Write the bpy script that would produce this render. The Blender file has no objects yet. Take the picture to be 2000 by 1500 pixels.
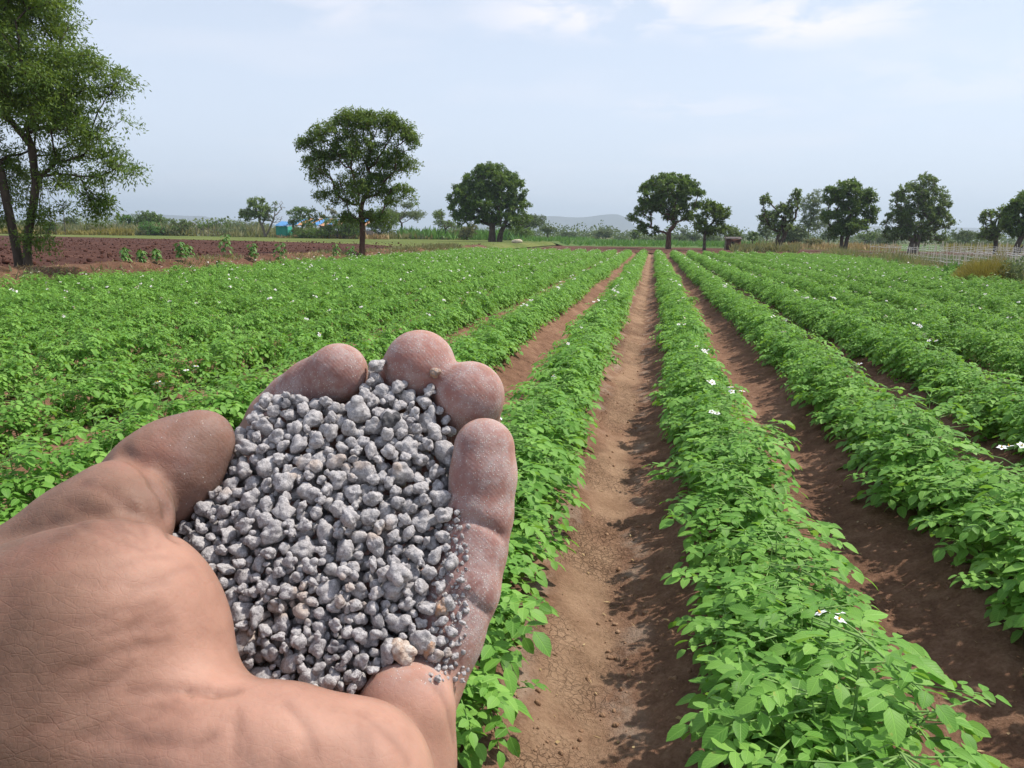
import bpy, math, random
import numpy as np
from mathutils import Vector, Matrix

R = math.radians
rng = np.random.default_rng(7)
random.seed(7)
S = bpy.context.scene
COL = S.collection

# ------------------------------------------------------------------ camera
CAMZ = 1.40
YAW, PITCH, ROLL = R(10.1), R(11.0), 0.013
fwd = Vector((-math.sin(YAW) * math.cos(PITCH), math.cos(YAW) * math.cos(PITCH), -math.sin(PITCH)))
rt = Vector((math.cos(YAW), math.sin(YAW), 0))
up = rt.cross(fwd)
rt2 = (rt * math.cos(ROLL) + up * math.sin(ROLL)).normalized()
up2 = rt2.cross(fwd).normalized()
CM = Matrix((rt2, up2, -fwd)).transposed()
CM4 = CM.to_4x4()
CM4.translation = Vector((0, 0, CAMZ))
cam = bpy.data.objects.new('camera', bpy.data.cameras.new('camera'))
COL.objects.link(cam)
cam.matrix_world = CM4
cam.data.lens = 27.0
cam.data.sensor_width = 36.0
cam.data.clip_start = 0.01
cam.data.clip_end = 20000
S.camera = cam
CMn = np.array(CM)

def cam_pts(P):
    """camera-frame points (x right, y up, z = depth) -> world"""
    P = np.asarray(P, float)
    q = P.copy()
    q[:, 2] *= -1
    return q @ CMn.T + np.array([0, 0, CAMZ])

def cpt(px, py, d):
    return np.array([(px - 1000) / 1500 * d, (750 - py) / 1500 * d, d])

def hor(px):
    return 462 + (px - 1272) * 0.013

# ------------------------------------------------------------------ sun, sky, exposure
SUN_EL, SUN_AZ = R(58), R(66)      # azimuth measured from +Y (view) towards +X (right)
sdir = Vector((math.sin(SUN_AZ) * math.cos(SUN_EL), math.cos(SUN_AZ) * math.cos(SUN_EL), math.sin(SUN_EL)))
sun = bpy.data.objects.new('sun', bpy.data.lights.new('sun', 'SUN'))
sun.data.energy = 4.4
sun.data.angle = R(1.2)
sun.data.color = (1.0, 0.94, 0.84)
sun.rotation_euler = sdir.to_track_quat('Z', 'Y').to_euler()
COL.objects.link(sun)

W = bpy.data.worlds.new('World')
S.world = W
W.use_nodes = True
wt = W.node_tree
wt.nodes.clear()
def wn(t, **k):
    n = wt.nodes.new(t)
    for a, b in k.items():
        setattr(n, a, b)
    return n
sky = wn('ShaderNodeTexSky', sky_type='NISHITA', sun_disc=False)
sky.sun_elevation = SUN_EL
sky.sun_rotation = SUN_AZ
sky.altitude = 300
sky.air_density = 1.0
sky.dust_density = 2.0
sky.ozone_density = 1.0
bg = wn('ShaderNodeBackground')
bg.inputs[1].default_value = 0.104
tc = wn('ShaderNodeTexCoord')
sep = wn('ShaderNodeSeparateXYZ')
wt.links.new(tc.outputs['Generated'], sep.inputs[0])
# thin high cloud veil projected on a layer overhead
add = wn('ShaderNodeMath', operation='ADD'); add.inputs[1].default_value = 0.12
wt.links.new(sep.outputs['Z'], add.inputs[0])
dx = wn('ShaderNodeMath', operation='DIVIDE'); dy = wn('ShaderNodeMath', operation='DIVIDE')
wt.links.new(sep.outputs['X'], dx.inputs[0]); wt.links.new(add.outputs[0], dx.inputs[1])
wt.links.new(sep.outputs['Y'], dy.inputs[0]); wt.links.new(add.outputs[0], dy.inputs[1])
cmb = wn('ShaderNodeCombineXYZ')
wt.links.new(dx.outputs[0], cmb.inputs[0]); wt.links.new(dy.outputs[0], cmb.inputs[1])
mp = wn('ShaderNodeMapping'); mp.inputs['Scale'].default_value = (0.75, 1.0, 1.0); mp.inputs['Location'].default_value = (0.35, 0.9, 0)
wt.links.new(cmb.outputs[0], mp.inputs[0])
nz = wn('ShaderNodeTexNoise'); nz.inputs['Scale'].default_value = 1.1; nz.inputs['Detail'].default_value = 5; nz.inputs['Roughness'].default_value = 0.5
nz.inputs['Distortion'].default_value = 0.3
wt.links.new(mp.outputs[0], nz.inputs[0])
rp = wn('ShaderNodeMapRange'); rp.interpolation_type = 'SMOOTHSTEP'
rp.inputs['From Min'].default_value = 0.47; rp.inputs['From Max'].default_value = 0.66
rp.inputs['To Min'].default_value = 0.0; rp.inputs['To Max'].default_value = 0.75
wt.links.new(nz.outputs[0], rp.inputs[0])
# pale dusty air: constant veil plus more towards the horizon
hz = wn('ShaderNodeMapRange'); hz.inputs['From Min'].default_value = 0.0; hz.inputs['From Max'].default_value = 0.5
hz.inputs['To Min'].default_value = 0.80; hz.inputs['To Max'].default_value = 0.45; hz.interpolation_type = 'SMOOTHSTEP'
wt.links.new(sep.outputs['Z'], hz.inputs[0])
m1 = wn('ShaderNodeMixRGB'); m1.inputs[2].default_value = (7.2, 7.9, 9.2, 1)
wt.links.new(hz.outputs[0], m1.inputs[0]); wt.links.new(sky.outputs[0], m1.inputs[1])
m2 = wn('ShaderNodeMixRGB'); m2.inputs[2].default_value = (8.6, 8.2, 8.6, 1)
def layer_pt(px, py):
    v = CM @ Vector(((px - 1000) / 1500, (750 - py) / 1500, -1)); v.normalize()
    return v.x / (v.z + .12), v.y / (v.z + .12)
tot = None
for (cx_, cy_, sx_, sy_, am) in ((1180, 15, .42, .28, 1.0), (1560, 40, .40, .26, 1.0), (640, 20, .25, .2, .45), (1380, 210, .5, .22, .35), (1900, 160, .6, .4, .3)):
    u0, v0 = layer_pt(cx_, cy_)
    e1 = wn('ShaderNodeVectorMath', operation='SUBTRACT'); e1.inputs[1].default_value = (u0, v0, 0); wt.links.new(cmb.outputs[0], e1.inputs[0])
    e2 = wn('ShaderNodeVectorMath', operation='MULTIPLY'); e2.inputs[1].default_value = (1 / sx_, 1 / sy_, 0); wt.links.new(e1.outputs[0], e2.inputs[0])
    e3 = wn('ShaderNodeVectorMath', operation='LENGTH'); wt.links.new(e2.outputs[0], e3.inputs[0])
    e4 = wn('ShaderNodeMapRange', interpolation_type='SMOOTHSTEP'); e4.inputs[1].default_value = 1.35; e4.inputs[2].default_value = 0.2; e4.inputs[3].default_value = 0; e4.inputs[4].default_value = am
    wt.links.new(e3.outputs[1], e4.inputs[0])
    if tot is None: tot = e4.outputs[0]
    else:
        e5 = wn('ShaderNodeMath', operation='MAXIMUM'); wt.links.new(tot, e5.inputs[0]); wt.links.new(e4.outputs[0], e5.inputs[1]); tot = e5.outputs[0]
nz2 = wn('ShaderNodeTexNoise'); nz2.inputs['Scale'].default_value = 3.2; nz2.inputs['Detail'].default_value = 7; nz2.inputs['Roughness'].default_value = .55; nz2.inputs['Distortion'].default_value = .4
wt.links.new(cmb.outputs[0], nz2.inputs[0])
r2_ = wn('ShaderNodeMapRange', interpolation_type='SMOOTHSTEP'); r2_.inputs[1].default_value = .38; r2_.inputs[2].default_value = .58
wt.links.new(nz2.outputs[0], r2_.inputs[0])
mm_ = wn('ShaderNodeMath', operation='MULTIPLY'); wt.links.new(tot, mm_.inputs[0]); wt.links.new(r2_.outputs[0], mm_.inputs[1])
m3_ = wn('ShaderNodeMath', operation='MULTIPLY'); wt.links.new(mm_.outputs[0], m3_.inputs[0]); m3_.inputs[1].default_value = .85
ad_ = wn('ShaderNodeMath', operation='MULTIPLY_ADD'); wt.links.new(rp.outputs[0], ad_.inputs[0]); ad_.inputs[1].default_value = .25; wt.links.new(m3_.outputs[0], ad_.inputs[2])
wt.links.new(ad_.outputs[0], m2.inputs[0]); wt.links.new(m1.outputs[0], m2.inputs[1])
wt.links.new(m2.outputs[0], bg.inputs[0])
wo = wn('ShaderNodeOutputWorld')
wt.links.new(bg.outputs[0], wo.inputs[0])
S.view_settings.view_transform = 'Standard'
S.view_settings.look = 'None'
S.view_settings.exposure = 0.35
S.view_settings.gamma = 1.0
S.cycles.use_denoising = True
S.cycles.max_bounces = 6
S.cycles.transparent_max_bounces = 8
S.cycles.volume_bounces = 0

# ------------------------------------------------------------------ helpers
def tag(o, label=None, cat=None, group=None, kind=None):
    if label: o['label'] = label
    if cat: o['category'] = cat
    if group: o['group'] = group
    if kind: o['kind'] = kind
    return o

def build(name, V, F, mat, parent=None, smooth=True, rnd=None, uv=None, loc=None, link=True, mi=None, attrs=None):
    """V (n,3); F list of int arrays, each (m,k)"""
    V = np.asarray(V, np.float32)
    if loc is not None:
        V = V - np.asarray(loc, np.float32)
    me = bpy.data.meshes.new(name)
    Fs = [np.asarray(f, np.int32) for f in F if len(f)]
    me.vertices.add(len(V))
    me.vertices.foreach_set('co', V.ravel())
    nl = sum(f.size for f in Fs); nf = sum(len(f) for f in Fs)
    me.loops.add(nl); me.polygons.add(nf)
    li = np.concatenate([f.ravel() for f in Fs])
    me.loops.foreach_set('vertex_index', li)
    tot = np.concatenate([np.full(len(f), f.shape[1], np.int32) for f in Fs])
    st = np.concatenate([[0], np.cumsum(tot)[:-1]]).astype(np.int32)
    me.polygons.foreach_set('loop_start', st)
    me.polygons.foreach_set('loop_total', tot)
    if smooth:
        me.polygons.foreach_set('use_smooth', np.ones(nf, bool))
    if mi is not None:
        me.polygons.foreach_set('material_index', np.asarray(mi, np.int32))
    if rnd is not None:
        a = me.attributes.new('rnd', 'FLOAT', 'POINT')
        a.data.foreach_set('value', np.asarray(rnd, np.float32))
    if attrs:
        for k, v in attrs.items():
            a = me.attributes.new(k, 'FLOAT', 'POINT')
            a.data.foreach_set('value', np.asarray(v, np.float32))
    if uv is not None:
        u = me.uv_layers.new(name='UVMap')
        u.data.foreach_set('uv', np.asarray(uv, np.float32)[li].ravel())
    me.update(calc_edges=True)
    me.validate()
    for m in (mat if isinstance(mat, (list, tuple)) else [mat]):
        me.materials.append(m)
    o = bpy.data.objects.new(name, me)
    if link:
        COL.objects.link(o)
    if loc is not None:
        o.location = [float(c) for c in loc]
    if parent is not None:
        o.parent = parent
        if loc is not None:
            o.location = [float(a - b) for a, b in zip(loc, parent.location)]
    return o

def empty(name, loc):
    o = bpy.data.objects.new(name, None)
    o.empty_display_size = 0.2
    o.location = [float(c) for c in loc]
    COL.objects.link(o)
    return o

def norm(a):
    return a / np.maximum(np.linalg.norm(a, axis=-1, keepdims=True), 1e-9)

def h2(ix, iy, iz, seed):
    h = (ix.astype(np.int64) * 374761393 + iy.astype(np.int64) * 668265263 + iz.astype(np.int64) * 2147483647 + seed * 1442695041) & 0xffffffff
    h = ((h ^ (h >> 13)) * 1274126177) & 0xffffffff
    h = h ^ (h >> 16)
    return (h & 0xffff) / 65535.0

def vn(x, y, z=None, seed=0):
    if z is None: z = np.zeros_like(x)
    ix, iy, iz = np.floor(x), np.floor(y), np.floor(z)
    fx, fy, fz = x - ix, y - iy, z - iz
    fx = fx * fx * (3 - 2 * fx); fy = fy * fy * (3 - 2 * fy); fz = fz * fz * (3 - 2 * fz)
    out = 0
    for a in (0, 1):
        for b in (0, 1):
            for c in (0, 1):
                w = (fx if a else 1 - fx) * (fy if b else 1 - fy) * (fz if c else 1 - fz)
                out = out + w * h2(ix + a, iy + b, iz + c, seed)
    return out * 2 - 1

def fbm(x, y, z=None, seed=0, oct=4, g=0.5):
    o, a = 0, 1.0
    for i in range(oct):
        o = o + a * vn(x, y, z, seed + i * 17)
        x, y = x * 2.03 + 11.3, y * 2.03 + 5.7
        if z is not None: z = z * 2.03 + 3.1
        a *= g
    return o

def smooth01(x):
    x = np.clip(x, 0, 1)
    return x * x * (3 - 2 * x)

# ------------------------------------------------------------------ materials
class NT:
    def __init__(s, name):
        s.m = bpy.data.materials.new(name); s.m.use_nodes = True
        s.t = s.m.node_tree; s.t.nodes.clear()
        s.out = s.t.nodes.new('ShaderNodeOutputMaterial')
    def n(s, t, ins=None, **k):
        x = s.t.nodes.new(t)
        for a, b in k.items(): setattr(x, a, b)
        for a, b in (ins or {}).items():
            if isinstance(b, bpy.types.NodeSocket): s.t.links.new(b, x.inputs[a])
            else: x.inputs[a].default_value = b
        return x
    def noise(s, scale, vec=None, detail=4, rough=0.55, dist=0.0):
        n = s.n('ShaderNodeTexNoise', {'Scale': scale, 'Detail': detail, 'Roughness': rough, 'Distortion': dist})
        if vec is not None: s.t.links.new(vec, n.inputs['Vector'])
        return n.outputs[0]
    def ramp(s, fac, stops):
        r = s.n('ShaderNodeValToRGB', {0: fac})
        e = r.color_ramp.elements
        while len(e) < len(stops): e.new(0.5)
        for el, (p, c) in zip(e, stops):
            el.position = p; el.color = (*c, 1) if len(c) == 3 else c
        return r.outputs[0]
    def mix(s, f, a, b, mode='MIX'):
        return s.n('ShaderNodeMixRGB', {0: f, 1: a, 2: b}, blend_type=mode).outputs[0]
    def math(s, op, a, b=0.5, c=None):
        ins = {0: a, 1: b}
        if c is not None: ins[2] = c
        return s.n('ShaderNodeMath', ins, operation=op).outputs[0]
    def mr(s, v, a, b, c=0.0, d=1.0):
        return s.n('ShaderNodeMapRange', {0: v, 1: a, 2: b, 3: c, 4: d}, interpolation_type='SMOOTHSTEP').outputs[0]
    def bump(s, h, dist, strength=1.0, nrm=None):
        ins = {'Height': h, 'Distance': dist, 'Strength': strength}
        if nrm is not None: ins['Normal'] = nrm
        return s.n('ShaderNodeBump', ins).outputs[0]
    def surf(s, sh): s.t.links.new(sh, s.out.inputs[0]); return s.m

def c4(c): return (*c, 1)

def leaf_mat(name, a, b, c, trans=0.35, rough=0.5, veins=False, spec=0.35, patch=0.35):
    """a dark, b main, c light leaf colours mixed per leaf and by patches"""
    t = NT(name)
    at = t.n('ShaderNodeAttribute', attribute_name='rnd').outputs['Fac']
    geo = t.n('ShaderNodeNewGeometry')
    pn = t.noise(patch, geo.outputs['Position'], 2)
    f = t.math('ADD', t.math('MULTIPLY', at, 0.65), t.math('MULTIPLY', pn, 0.5))
    col = t.ramp(f, [(0.15, a), (0.5, b), (0.95, c)])
    nrm = None
    if veins:
        col = t.mix(t.math('MULTIPLY', t.mr(t.noise(38, geo.outputs['Position'], 3), .66, .74), .55), col, (0.36, 0.36, 0.07, 1))
        uv = t.n('ShaderNodeUVMap').outputs[0]
        sp = t.n('ShaderNodeSeparateXYZ', {0: uv})
        au = t.math('ABSOLUTE', t.math('SUBTRACT', sp.outputs[0], 0.5))
        mid = t.mr(au, 0.0, 0.06, 1.0, 0.0)
        vv = t.math('SUBTRACT', sp.outputs[1], t.math('MULTIPLY', au, 0.7))
        wv = t.math('SINE', t.math('MULTIPLY', vv, 50.0))
        side = t.mr(wv, 0.55, 1.0, 0.0, 0.7)
        vein = t.math('MAXIMUM', mid, side)
        col = t.mix(t.math('MULTIPLY', vein, 0.28), col, c4([min(1, x * 1.55) for x in c]))
        nrm = t.bump(t.math('SUBTRACT', 1.0, vein), 0.0012, 0.6)
    ins = {'Base Color': col, 'Roughness': rough, 'Specular IOR Level': spec}
    if nrm is not None: ins['Normal'] = nrm
    p = t.n('ShaderNodeBsdfPrincipled', ins)
    tl = t.n('ShaderNodeBsdfTranslucent', {0: t.mix(0.5, col, c4([c[0] * 1.3, c[1] * 1.25, c[2] * 0.5]))})
    mx = t.n('ShaderNodeMixShader', {0: trans, 1: p.outputs[0], 2: tl.outputs[0]})
    return t.surf(mx.outputs[0])

def plain_mat(name, a, b, scale=20, rough=0.85, bump=0.0, bscale=None, stretch=None, spec=0.3):
    t = NT(name)
    vec = t.n('ShaderNodeTexCoord').outputs['Object']
    if stretch:
        vec = t.n('ShaderNodeMapping', {'Vector': vec, 'Scale': stretch}).outputs[0]
    n = t.noise(scale, vec, 5)
    col = t.ramp(n, [(0.3, a), (0.7, b)])
    ins = {'Base Color': col, 'Roughness': rough, 'Specular IOR Level': spec}
    if bump:
        ins['Normal'] = t.bump(t.noise(bscale or scale * 2, vec, 5), bump)
    return t.surf(t.n('ShaderNodeBsdfPrincipled', ins).outputs[0])

M_potato = leaf_mat('potato_leaf', (0.048, 0.135, 0.020), (0.130, 0.305, 0.046), (0.27, 0.49, 0.098), trans=0.34, rough=0.5, veins=True, spec=0.28, patch=1.3)
M_pstem = plain_mat('potato_stem', (0.12, 0.25, 0.05), (0.2, 0.32, 0.09), 30, 0.6)
M_flower = plain_mat('white_petal', (0.75, 0.75, 0.78), (0.85, 0.85, 0.85), 80, 0.6)
M_flowerc = plain_mat('yellow_anther', (0.7, 0.42, 0.03), (0.8, 0.5, 0.05), 80, 0.6)
M_neem = leaf_mat('neem_leaf', (0.030, 0.070, 0.012), (0.085, 0.155, 0.026), (0.20, 0.28, 0.05), trans=0.38, patch=0.7)
M_mango = leaf_mat('mango_leaf', (0.022, 0.055, 0.012), (0.07, 0.14, 0.025), (0.18, 0.27, 0.05), trans=0.32, rough=0.42, patch=0.4)
M_dry = leaf_mat('thin_dull_leaf', (0.04, 0.078, 0.02), (0.105, 0.175, 0.05), (0.23, 0.31, 0.11), trans=0.36, patch=0.4)
M_grey = leaf_mat('grey_green_leaf', (0.07, 0.11, 0.055), (0.13, 0.18, 0.09), (0.21, 0.26, 0.14), trans=0.35, patch=0.2)
M_far = leaf_mat('far_tree_leaf', (0.045, 0.08, 0.035), (0.09, 0.14, 0.055), (0.15, 0.20, 0.08), trans=0.3, patch=0.15)
M_bright = leaf_mat('weed_leaf', (0.05, 0.13, 0.03), (0.09, 0.21, 0.045), (0.16, 0.30, 0.07), trans=0.3, patch=0.8)
M_weed = leaf_mat('mixed_weed', (0.075, 0.12, 0.045), (0.14, 0.175, 0.075), (0.30, 0.27, 0.15), trans=0.36, patch=0.5)
M_yellow = leaf_mat('yellowing_stalks', (0.11, 0.105, 0.028), (0.21, 0.185, 0.045), (0.34, 0.29, 0.08), trans=0.3, patch=1.0)
M_straw = leaf_mat('dry_straw', (0.22, 0.13, 0.06), (0.36, 0.24, 0.11), (0.5, 0.38, 0.2), trans=0.15, patch=0.2)
M_grass = leaf_mat('short_grass', (0.10, 0.17, 0.03), (0.18, 0.25, 0.05), (0.28, 0.32, 0.09), trans=0.2, patch=0.15)
M_bark = plain_mat('bark', (0.035, 0.025, 0.018), (0.11, 0.082, 0.06), 9, 0.9, 0.02, 14, (1, 1, 0.25))
M_barkred = plain_mat('reddish_bark', (0.05, 0.026, 0.018), (0.16, 0.085, 0.055), 7, 0.9, 0.03, 12, (1, 1, 0.25))
M_barkpale = plain_mat('pale_bark', (0.09, 0.075, 0.06), (0.22, 0.19, 0.155), 9, 0.9, 0.02, 14, (1, 1, 0.25))

def soil_mat(name, dark, mid, light, sc=1.0, furrow=False, litter=0.0):
    t = NT(name)
    pos = t.n('ShaderNodeNewGeometry').outputs['Position']
    big = t.noise(0.9 * sc, pos, 4, 0.6)
    mid_n = t.noise(11 * sc, pos, 6, 0.65)
    fine = t.noise(70 * sc, pos, 6, 0.7)
    f = t.math('ADD', t.math('MULTIPLY', big, 0.35), t.math('ADD', t.math('MULTIPLY', mid_n, 0.35), t.math('MULTIPLY', fine, 0.3)))
    col = t.ramp(f, [(0.36, dark), (0.5, mid), (0.66, light)])
    height = t.math('ADD', t.math('MULTIPLY', mid_n, 0.6), t.math('MULTIPLY', fine, 0.4))
    n1 = t.bump(height, 0.028 / sc, 1.0)
    if furrow:
        # pale water-laid crust along the bottom of the trodden furrow, cracked where it dried
        sp = t.n('ShaderNodeSeparateXYZ', {0: pos})
        wob = t.math('MULTIPLY', t.math('SUBTRACT', t.noise(2.2, pos, 4), 0.5), 0.22)
        xx = t.math('ABSOLUTE', t.math('ADD', t.math('SUBTRACT', sp.outputs[0], -0.185), wob))
        crust = t.math('MULTIPLY', t.mr(xx, 0.05, 0.15, 1.0, 0.0), t.mr(t.noise(1.6, pos, 4), 0.36, 0.5, 0.45, 1.0))
        cc = t.ramp(t.math('ADD', t.math('MULTIPLY', t.noise(5, pos, 5), 0.6), t.math('MULTIPLY', fine, 0.4)), [(0.35, (0.20, 0.12, 0.073)), (0.62, (0.35, 0.23, 0.15))])
        col = t.mix(t.math('MULTIPLY', crust, 0.85), col, cc)
        wpos = t.n('ShaderNodeMixRGB', {0: 0.06, 1: pos, 2: t.n('ShaderNodeTexNoise', {'Vector': pos, 'Scale': 14.0}).outputs[1]}).outputs[0]
        vor = t.n('ShaderNodeTexVoronoi', {'Vector': wpos, 'Scale': 19.0, 'Randomness': 1.0}, feature='DISTANCE_TO_EDGE').outputs['Distance']
        vor2 = t.n('ShaderNodeTexVoronoi', {'Vector': wpos, 'Scale': 41.0, 'Randomness': 1.0}, feature='DISTANCE_TO_EDGE').outputs['Distance']
        ck = t.math('MINIMUM', t.mr(vor, 0.0, 0.035), t.mr(vor2, -0.02, 0.07))
        where = t.math('MULTIPLY', t.mr(xx, 0.08, 0.24, 1.0, 0.0), t.mr(t.noise(1.1, pos, 3), 0.42, 0.56, 0.0, 1.0))
        crk = t.math('SUBTRACT', 1.0, t.math('MULTIPLY', t.math('SUBTRACT', 1.0, ck), where))
        n1 = t.bump(crk, 0.007, .8, n1)
        col = t.mix(t.math('MULTIPLY', t.math('SUBTRACT', 1.0, crk), .6), col, c4([x * 1.0 for x in dark]))
        # salt-pale dusting on the shoulders
        sx = t.mr(t.math('ABSOLUTE', t.math('SUBTRACT', xx, 0.17)), 0.0, 0.09, 1.0, 0.0)
        pale = t.math('MULTIPLY', sx, t.mr(t.noise(3.1, pos, 6, 0.7), 0.47, 0.62, 0.0, 0.55))
        col = t.mix(pale, col, (0.36, 0.28, 0.22, 1))
    if litter:
        v = t.n('ShaderNodeTexVoronoi', {'Vector': pos, 'Scale': 5.0}, feature='F1').outputs['Distance']
        lm = t.math('MULTIPLY', t.mr(v, 0.1, 0.2, 1.0, 0.0), t.mr(t.noise(2.0, pos, 2), 0.45, 0.55))
        col = t.mix(t.math('MULTIPLY', lm, litter), col, (0.36, 0.22, 0.14, 1))
    p = t.n('ShaderNodeBsdfPrincipled', {'Base Color': col, 'Roughness': 0.95, 'Specular IOR Level': 0.15, 'Normal': n1})
    return t.surf(p.outputs[0])

M_soil = soil_mat('field_soil', (0.070, 0.037, 0.023), (0.185, 0.100, 0.063), (0.34, 0.21, 0.14), 1.0, True)
M_plough = soil_mat('ploughed_soil', (0.024, 0.010, 0.007), (0.070, 0.028, 0.019), (0.135, 0.065, 0.045), 0.3, False, 0.45)
M_bund = soil_mat('bund_soil', (0.05, 0.025, 0.016), (0.13, 0.068, 0.042), (0.24, 0.15, 0.095), 0.5, False, 0.3)
M_strip = soil_mat('strip_soil', (0.04, 0.018, 0.011), (0.095, 0.042, 0.026), (0.16, 0.085, 0.055), 0.15)

# ------------------------------------------------------------------ terrain
ROW0, ROWS = 0.40, 1.0            # a crop ridge at x = ROW0 + n*ROWS
def terr(x, y):
    x = np.asarray(x, float)
    return 0.45 * smooth01((-11.9 - x) / 1.5) + 0.10 * np.exp(-((x + 13.2) / 0.6) ** 2)

def at(px, d):
    """ground point seen in picture column px at camera depth d"""
    p = cam_pts([cpt(px, hor(px), d)])[0]
    return np.array([p[0], p[1], float(terr(p[0], p[1]))])

def grid(xs, ys, zf):
    X, Y = np.meshgrid(xs, ys)
    Z = zf(X, Y)
    V = np.stack([X, Y, Z], -1).reshape(-1, 3)
    ny, nx = X.shape
    i = (np.arange(ny - 1)[:, None] * nx + np.arange(nx - 1)[None, :]).ravel()
    return V, [np.stack([i, i + 1, i + nx + 1, i + nx], -1)]

def pgrid(X, Y, zf):
    Z = zf(X, Y)
    V = np.stack([X, Y, Z], -1).reshape(-1, 3)
    ny, nx = X.shape
    i = (np.arange(ny - 1)[:, None] * nx + np.arange(nx - 1)[None, :]).ravel()
    return V, [np.stack([i, i + 1, i + nx + 1, i + nx], -1)]

t = NT('dry_land')
pos = t.n('ShaderNodeNewGeometry').outputs['Position']
col = t.ramp(t.math('ADD', t.math('MULTIPLY', t.noise(0.02, pos, 4), 0.6), t.math('MULTIPLY', t.noise(0.9, pos, 5), 0.4)),
             [(0.35, (0.06, 0.08, 0.03)), (0.5, (0.12, 0.12, 0.055)), (0.68, (0.17, 0.13, 0.07))])
M_land = t.surf(t.n('ShaderNodeBsdfPrincipled', {'Base Color': col, 'Roughness': 0.95, 'Specular IOR Level': 0.1}).outputs[0])
gx = np.concatenate([-np.geomspace(6000, 16, 40), np.linspace(-15.5, 16, 64), np.geomspace(16.5, 6000, 40)])
gy = np.concatenate([-np.geomspace(400, 6, 14), np.linspace(-5, 60, 60), np.geomspace(62, 9000, 60)])
V, F = grid(gx, gy, lambda x, y: terr(x, y) - 0.09 + 0 * y)
tag(build('ground', V, F, M_land), 'wide flat dry farmland reaching the horizon', kind='structure')

def soil_z(x, y):
    ph = (x - ROW0) / ROWS
    c = 0.5 + 0.5 * np.cos(2 * np.pi * ph)
    rid = 0.15 * c ** 0.85
    z = rid + 0.010 * fbm(x * 7, y * 7, seed=3, oct=3) + 0.018 * np.maximum(0, vn(x * 19, y * 19, seed=9)) * (0.25 + c) + 0.004 * vn(x * 60, y * 60, seed=4)
    edge = smooth01((-11.9 - x) / 1.5)
    return z * (1 - edge) + edge * (terr(x, y) + 0.012)
ys = [0.9]
while ys[-1] < 62: ys.append(ys[-1] * 1.0075 + 0.006)
V, F = grid(np.arange(-12.6, 13.5, 0.028), np.array(ys), soil_z)
tag(build('field_soil', V, F, M_soil), 'brown ridged soil with furrows between the crop rows', kind='structure')

# ploughed field, bund, strips
def yfar(x): return np.interp(x, [-130, -69, -35, -23, -14], [92, 81, 68, 60, 47])
xs = -np.concatenate([np.linspace(14.2, 40, 230), np.geomspace(40.3, 130, 90)])[::-1]
tt = np.linspace(0, 1, 380)
X = np.repeat(xs[None], len(tt), 0); Y = -8 + tt[:, None] * (yfar(X) + 8)
V, F = pgrid(X, Y, lambda x, y: terr(x, y) + 0.02 + 0.035 * np.abs(fbm(x * 2.6, y * 2.6, seed=21, oct=3)) * smooth01((-14.2 - x) / 1.0))
tag(build('ploughed_field', V, F, M_plough), 'freshly ploughed red brown field behind the potato crop', kind='structure')
X = np.repeat(np.linspace(-14.9, -12.3, 50)[None], 300, 0); Y = np.repeat(np.linspace(-8, 60, 300)[:, None], 50, 1)
V, F = pgrid(X, Y, lambda x, y: terr(x, y) + 0.035 + 0.05 * fbm(x * 2.2, y * 2.2, seed=31, oct=3) - 0.25 * smooth01((x + 12.75) / 0.45) - 0.15 * smooth01((-14.4 - x) / 0.5))
tag(build('earth_bank', V, F, M_bund), 'low bank of dry brown earth along the edge of the crop', kind='structure')

def land_mat(name, a, b, c, s=0.6):
    t = NT(name)
    pos = t.n('ShaderNodeNewGeometry').outputs['Position']
    f = t.math('ADD', t.math('MULTIPLY', t.noise(s * 0.2, pos, 4), 0.5), t.math('MULTIPLY', t.noise(s * 4, pos, 5, 0.7), 0.5))
    col = t.ramp(f, [(0.36, a), (0.5, b), (0.64, c)])
    return t.surf(t.n('ShaderNodeBsdfPrincipled', {'Base Color': col, 'Roughness': 0.95, 'Specular IOR Level': 0.1, 'Normal': t.bump(t.noise(s * 5, pos, 5), 0.1)}).outputs[0])
M_gstrip = land_mat('grass_strip_ground', (0.06, 0.085, 0.022), (0.11, 0.14, 0.035), (0.17, 0.17, 0.06))
M_young = land_mat('young_crop_ground', (0.04, 0.075, 0.022), (0.075, 0.125, 0.035), (0.12, 0.16, 0.055))
M_ochre = land_mat('ochre_ground', (0.26, 0.17, 0.07), (0.36, 0.25, 0.10), (0.45, 0.34, 0.15))
xs = -np.geomspace(12.4, 150, 60)[::-1]
tt = np.linspace(0, 1, 40)
X = np.repeat(xs[None], 40, 0); Y = yfar(X) + tt[:, None] * 75
V, F = pgrid(X, Y, lambda x, y: terr(x, y) + 0.045 + 0.02 * vn(x, y, seed=5))
tag(build('grass_strip', V, F, M_gstrip), 'pale green grass strip beyond the ploughed field', kind='structure')
V, F = grid(np.linspace(-12.0, 60, 60), np.linspace(66, 101, 40), lambda x, y: terr(x, y) + 0.02 + 0.08 * np.abs(fbm(x * .8, y * .8, seed=8, oct=2)))
tag(build('soil_strip', V, F, M_strip), 'bare red brown earth strip at the far end of the rows', kind='structure')
V, F = grid(np.linspace(-30, 80, 60), np.linspace(101.2, 260, 40), lambda x, y: terr(x, y) + 0.03 + 0 * y)
tag(build('far_crop_field', V, F, M_young), 'distant green field of young crop behind the earth strip', kind='structure')

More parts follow.
